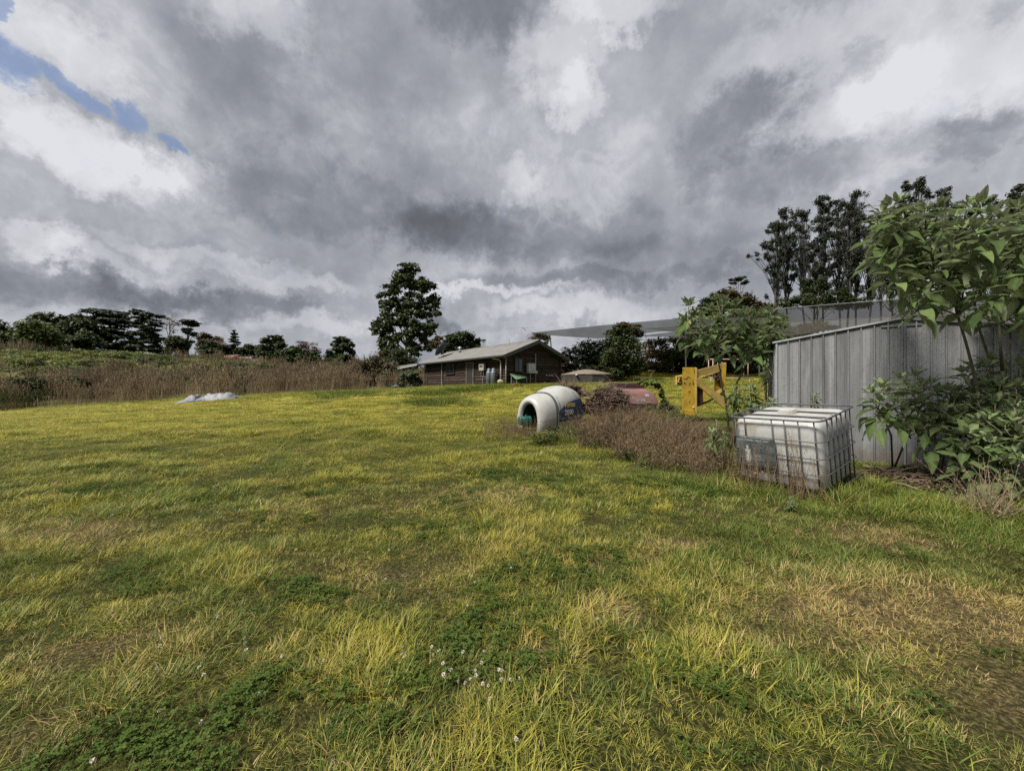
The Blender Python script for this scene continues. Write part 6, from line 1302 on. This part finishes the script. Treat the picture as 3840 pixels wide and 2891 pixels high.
vine('vine', 'green-brown vine on the lawn side between shell and red tank', [(1300, 838, 14, 5), (1325, 836, 14, 6), (1290, 845, 10, 5)], 15.2, 1500, .05, L_VINE, 50, 204)
vine('vine', 'dark green scrub hugging the right end of the red tank', [(1435, 880, 10, 14), (1448, 890, 14, 12), (1420, 895, 16, 10)], 14.4, 2400, .05, L_OLIVE, 40, 205)

vine('vine', 'dark vine cap with arching twigs on top of the tallest upright bush', [(1350, 702, 15, 6), (1368, 708, 14, 8), (1380, 720, 10, 8), (1335, 708, 10, 6)], 39.6, 2200, .12, L_AUT, 60, 206)
# ------------------------------------------------------------------ dead weed thicket, green fringe, litter
tw = [weed_clump(24, .24, .3, .95, .0040, 2, 31 + i, M_STEMD, lean=.48, leaves=6) for i in range(4)]
tc_ = [weed_clump(13, .12, .3, .8, .0028, 1, 41 + i, M_STEMD, lean=.14, leaves=1) for i in range(3)]
gw = [blades(60, .20, .18, .42, .008, .45, 1.0, 71), blades(60, .20, .14, .34, .007, .5, 1.2, 72)]
scg = [scrub_clump(260, .22, .30, .035, 81, L_OLIVE), scrub_clump(260, .22, .34, .035, 82, L_MID)]
TH_ = [(.9, 10.3, .9, .35, .8), (-.1, 10.6, .6, .5, .75), (3.0, 7.3, .7, .4, .9), (3.35, 6.7, .3, .5, .8), (2.0, 10.2, 1.3, .7), (2.9, 9.6, 1.4, .9), (3.5, 8.9, 1.3, .8), (3.0, 8.1, 1.0, .5), (3.7, 7.7, .7, .5), (2.3, 9.2, 1.0, .5), (4.6, 9.8, 1.6, 1.0), (3.4, 10.8, 1.6, .8)]
Xt = RG.uniform(.3, 6.6, 6000); Yt = RG.uniform(6.2, 13, 6000)
dn = ell(Xt, Yt, TH_); k = (RG.uniform(size=6000) < (dn - .35) * 1.0) & keep(Xt, Yt); Xt, Yt = Xt[k][:1250], Yt[k][:1250]
front = Yt < 9.5
scatter('dead_weeds', np.stack([Xt, Yt, gh(Xt, Yt)], 1), RG.uniform(0, 6.28, len(Xt)), RG.uniform(.5, 1.1, len(Xt)) * (.45 + 1.0 * fbm(Xt * 1.3, Yt * 1.3, 62)) * np.interp(Xt / Yt, [.08, .18, .3, .45, .6], [.55, 1.05, .98, .85, .75]) * np.where((Xt / Yt < .18) & (Xt / Yt > .04), .45, 1), RG.integers(0, 4, len(Xt)), tw, 'thicket of reddish-brown dead weed stems in front of the red tank')
# sparse stems standing before the tote and before the shell's mouth
Pt = []
for _ in range(24):
    s_ = rnd.uniform(-.1, 1.05); p = O_ + e1 * s_ * TW - e2 * rnd.uniform(.08, .35); Pt.append((p.x, p.y))
for _ in range(26): Pt.append((rnd.gauss(.55, .35), rnd.gauss(10.7, .3)))
for _ in range(50): Pt.append((rnd.gauss(-.2, .4), rnd.gauss(10.9, .6)))
Pt = np.array(Pt); scatter('dead_weeds', np.stack([Pt[:, 0], Pt[:, 1], gh(Pt[:, 0], Pt[:, 1])], 1), RG.uniform(0, 6.28, len(Pt)), np.concatenate([RG.uniform(.8, 1.5, 24), RG.uniform(.5, .9, 76)]), RG.integers(0, 3, len(Pt)), tc_, 'thin leafless weed stems standing before the white tank and the shell mouth')
Pg = []
for _ in range(2600):
    x, y = rnd.uniform(.0, 9), rnd.uniform(3.6, 14); d_ = float(ell(np.array([x]), np.array([y]), TH_)[0]); fr = float(ell(np.array([x]), np.array([y]), [(4.2, 5.2, 1.0, .45), (5.4, 4.7, 1.2, .6), (6.8, 4.2, 1.4, .8), (3.5, 5.9, .8, .6), (5.2, 12.8, 1.5, 1.2), (6.0, 9.0, 1.2, 1.5), (2.4, 8.1, 1.2, .5), (1.2, 9.6, 1.0, .5)])[0])
    if rnd.random() < max(.55 * max(0, d_ - .2), fr - .3): Pg.append((x, y))
for _ in range(60):
    s_ = rnd.uniform(0, 1); p = O_ + e1 * TW * 1.06 + e2 * s_ * TD; Pg.append((p.x + rnd.uniform(0, .15), p.y - rnd.uniform(0, .1)))
Pg = np.array(Pg); kk = keep(Pg[:, 0], Pg[:, 1]); Pg = Pg[kk]
scatter('tall_grass', np.stack([Pg[:, 0], Pg[:, 1], gh(Pg[:, 0], Pg[:, 1])], 1), RG.uniform(0, 6.28, len(Pg)), RG.uniform(.45, 1.0, len(Pg)), RG.integers(0, 2, len(Pg)), gw, 'longer dark green grass growing around the white tank and the weed thicket', dict(tone=RG.uniform(0, .35, len(Pg)), dry=np.clip(RG.normal(.1, .22, len(Pg)), 0, 1)))
k = RG.uniform(size=len(Pg)) < .25; Ps = Pg[k] + RG.normal(0, .2, (k.sum(), 2)); Ps = Ps[~((Ps[:, 0] > 3.5) & (Ps[:, 1] < 6.2))]
scatter('low_weeds', np.stack([Ps[:, 0], Ps[:, 1], gh(Ps[:, 0], Ps[:, 1])], 1), RG.uniform(0, 6.28, len(Ps)), RG.uniform(.6, 1.3, len(Ps)), RG.integers(0, 2, len(Ps)), scg, 'low leafy weeds mixed into the thicket and round the junk')
# straw-coloured dry clump at the right
dcl = root('dry_grass_clump', (D(2128, 0, 4.75).x, 4.75, gz(5.8, 4.75)), 'pale dry grass clump with curling stems under the right-hand shrubs', 'grass clump')
me = weed_clump(150, .2, .35, .8, .0028, 2, 91, M_STEMS := leafmat('straw_stems', (.16, .11, .075, 1), (.34, .27, .18, 1), trans=.1), lean=.55, leaves=3); o = link('stems', me, None, dcl)
litter = []
mL = MB(); g = np.random.default_rng(14); ML2 = MB()
for i in range(420):
    x, y = g.normal(6.75, .75), g.normal(6.25, .33); z_ = gz(x, y) + abs(g.normal(.05, .05)); a = g.normal(.35, .7); L = g.uniform(.12, .55); d = Vector((math.cos(a), math.sin(a) * .6, g.normal(0, .10)))
    if y < swall(x) - .12 and not (x < 5.9 and y < 6.1): (mL if i % 3 else ML2).tube([(x, y, z_), Vector((x, y, z_ + .02)) + d * L * .5, Vector((x, y, z_)) + d * L], [g.uniform(.006, .014)] * 3, 4)
o = mL.build('fallen_branches', solid('branch_brown', (.10, .065, .045, 1), .9, .4, (.04, .03, .02, 1), 6), None); tag(o, 'tangle of fallen brown sticks and litter between the tank and the shrubs', None, None, 'stuff')
o = ML2.build('fallen_branches', solid('branch_pale', (.17, .13, .09, 1), .9, .3), None); tag(o, 'pale broken stalks lying on top of the brown litter', None, None, 'stuff')
# long straw stems leaning out at the right
for i, (x0, y0, x1, y1) in enumerate([(2165, 1112, 2075, 1222), (2150, 1110, 2058, 1190), (2166, 1116, 2212, 1175), (2140, 1075, 1960, 1020)]):
    st = MB(); a_, b_ = D(x0, y0, 4.6), D(x1, y1, 3.9 if y1 > 1150 else 4.7); st.tube([a_, a_.lerp(b_, .5) + UP * .02, b_], [.0035, .003, .0015], 5); o = st.build('grass_stalk', M_STEMS, None); tag(o, ['long pale grass stalk leaning down-left from the dry clump', 'second pale stalk, just left of the longest leaning one', 'pale stalk pointing right from the dry clump', 'pale stalk pointing left over the litter towards the tank'][i], 'grass stalk', 'pale stalks around the dry clump')

# ------------------------------------------------------------------ clover flowers
M_FLW = solid('clover_flower_white', (.42, .38, .33, 1), .8, .4, (.25, .16, .12, 1), 60); M_FST = solid('clover_stem', (.10, .16, .04, 1), .7, .1)
def flower_mesh(seed):
    g = np.random.default_rng(seed); m = MB()
    for i in range(34):
        u = rand_unit(1, g)[0]; u[2] = u[2] * .8 + .15; d = Vector(u).normalized(); s = d.cross(Vector((.3, .2, 1))).normalized(); w_ = .0022
        m.add([d * .003 - s * w_, d * .003 + s * w_, d * .0085 + s * w_ * .9, d * .0105, d * .0085 - s * w_ * .9], [(0, 1, 2, 3, 4)])
    me = bpy.data.meshes.new('flower_head'); me.from_pydata(m.v, [], m.f); me.materials.append(M_FLW); return me
FM = [flower_mesh(i) for i in range(3)]; ms = MB(); ms.tube([(0, 0, -.13), (.004, 0, -.06), (0, 0, 0)], .0011, 4); SM = bpy.data.meshes.new('stem'); SM.from_pydata(ms.v, [], ms.f); SM.materials.append(M_FST)
fl = [(1012, 1228), (1020, 1236), (1026, 1250), (808, 1234), (833, 1242), (868, 1240), (928, 1275), (870, 1392), (903, 1392), (936, 1410), (957, 1430), (972, 1446), (1040, 1420), (1078, 1436), (1027, 1441), (1028, 1456), (958, 1448), (1000, 1408), (1011, 1441), (867, 1408), (933, 1392), (990, 1468), (1016, 1465), (1005, 1475), (1043, 1478), (1055, 1480), (1059, 1502), (1083, 1465), (1085, 1440), (960, 1455), (1103, 1468), (1122, 1462), (975, 1441), (1046, 1402), (948, 1396), (875, 1412),
      (1010, 1300), (1104, 1222), (1160, 1262), (910, 1300), (430, 1438), (345, 1392), (530, 1380), (532, 1394), (350, 1372), (528, 1368), (440, 1450), (338, 1440), (720, 1637), (1115, 1592), (435, 1560), (345, 1534), (200, 1640), (560, 1490), (610, 1410), (700, 1420), (180, 1300), (240, 1320), (390, 1295), (470, 1330), (150, 1120), (242, 1108), (330, 1130), (395, 1150), (640, 1180), (700, 1210), (760, 1140), (560, 1240), (480, 1100), (280, 1045), (265, 1052), (330, 1068), (380, 1080), (260, 1090), (620, 1010), (640, 985), (505, 975), (650, 970), (1200, 1350), (1290, 1330), (560, 1130), (840, 1180)]
for i, (x, y) in enumerate(fl):
    y += 6
    Z = 1.5 * 835 / (y - 832)
    for _ in range(4): Z = (EYE - gz((x - 1106) / 835 * Z, Z) - .115) * 835 / (y - 832)
    X_ = (x - 1106) / 835 * Z; h = .115 + rnd.uniform(-.01, .02); s = rnd.uniform(.7, 1.05) * (1 if Z < 3.5 else 1.3)
    r = root('clover_flower', (X_, Z, gz(X_, Z) + h), 'small round white clover flower standing up out of the grass', 'clover flower', 'clover flowers in the grass'); r.scale = (s, s, s); r.rotation_euler = (rnd.gauss(0, .2), rnd.gauss(0, .2), rnd.uniform(0, 6))
    for nm, me in (('head', FM[i % 3]), ('stem', SM)): o = bpy.data.objects.new(nm, me); COL.objects.link(o); o.parent = r
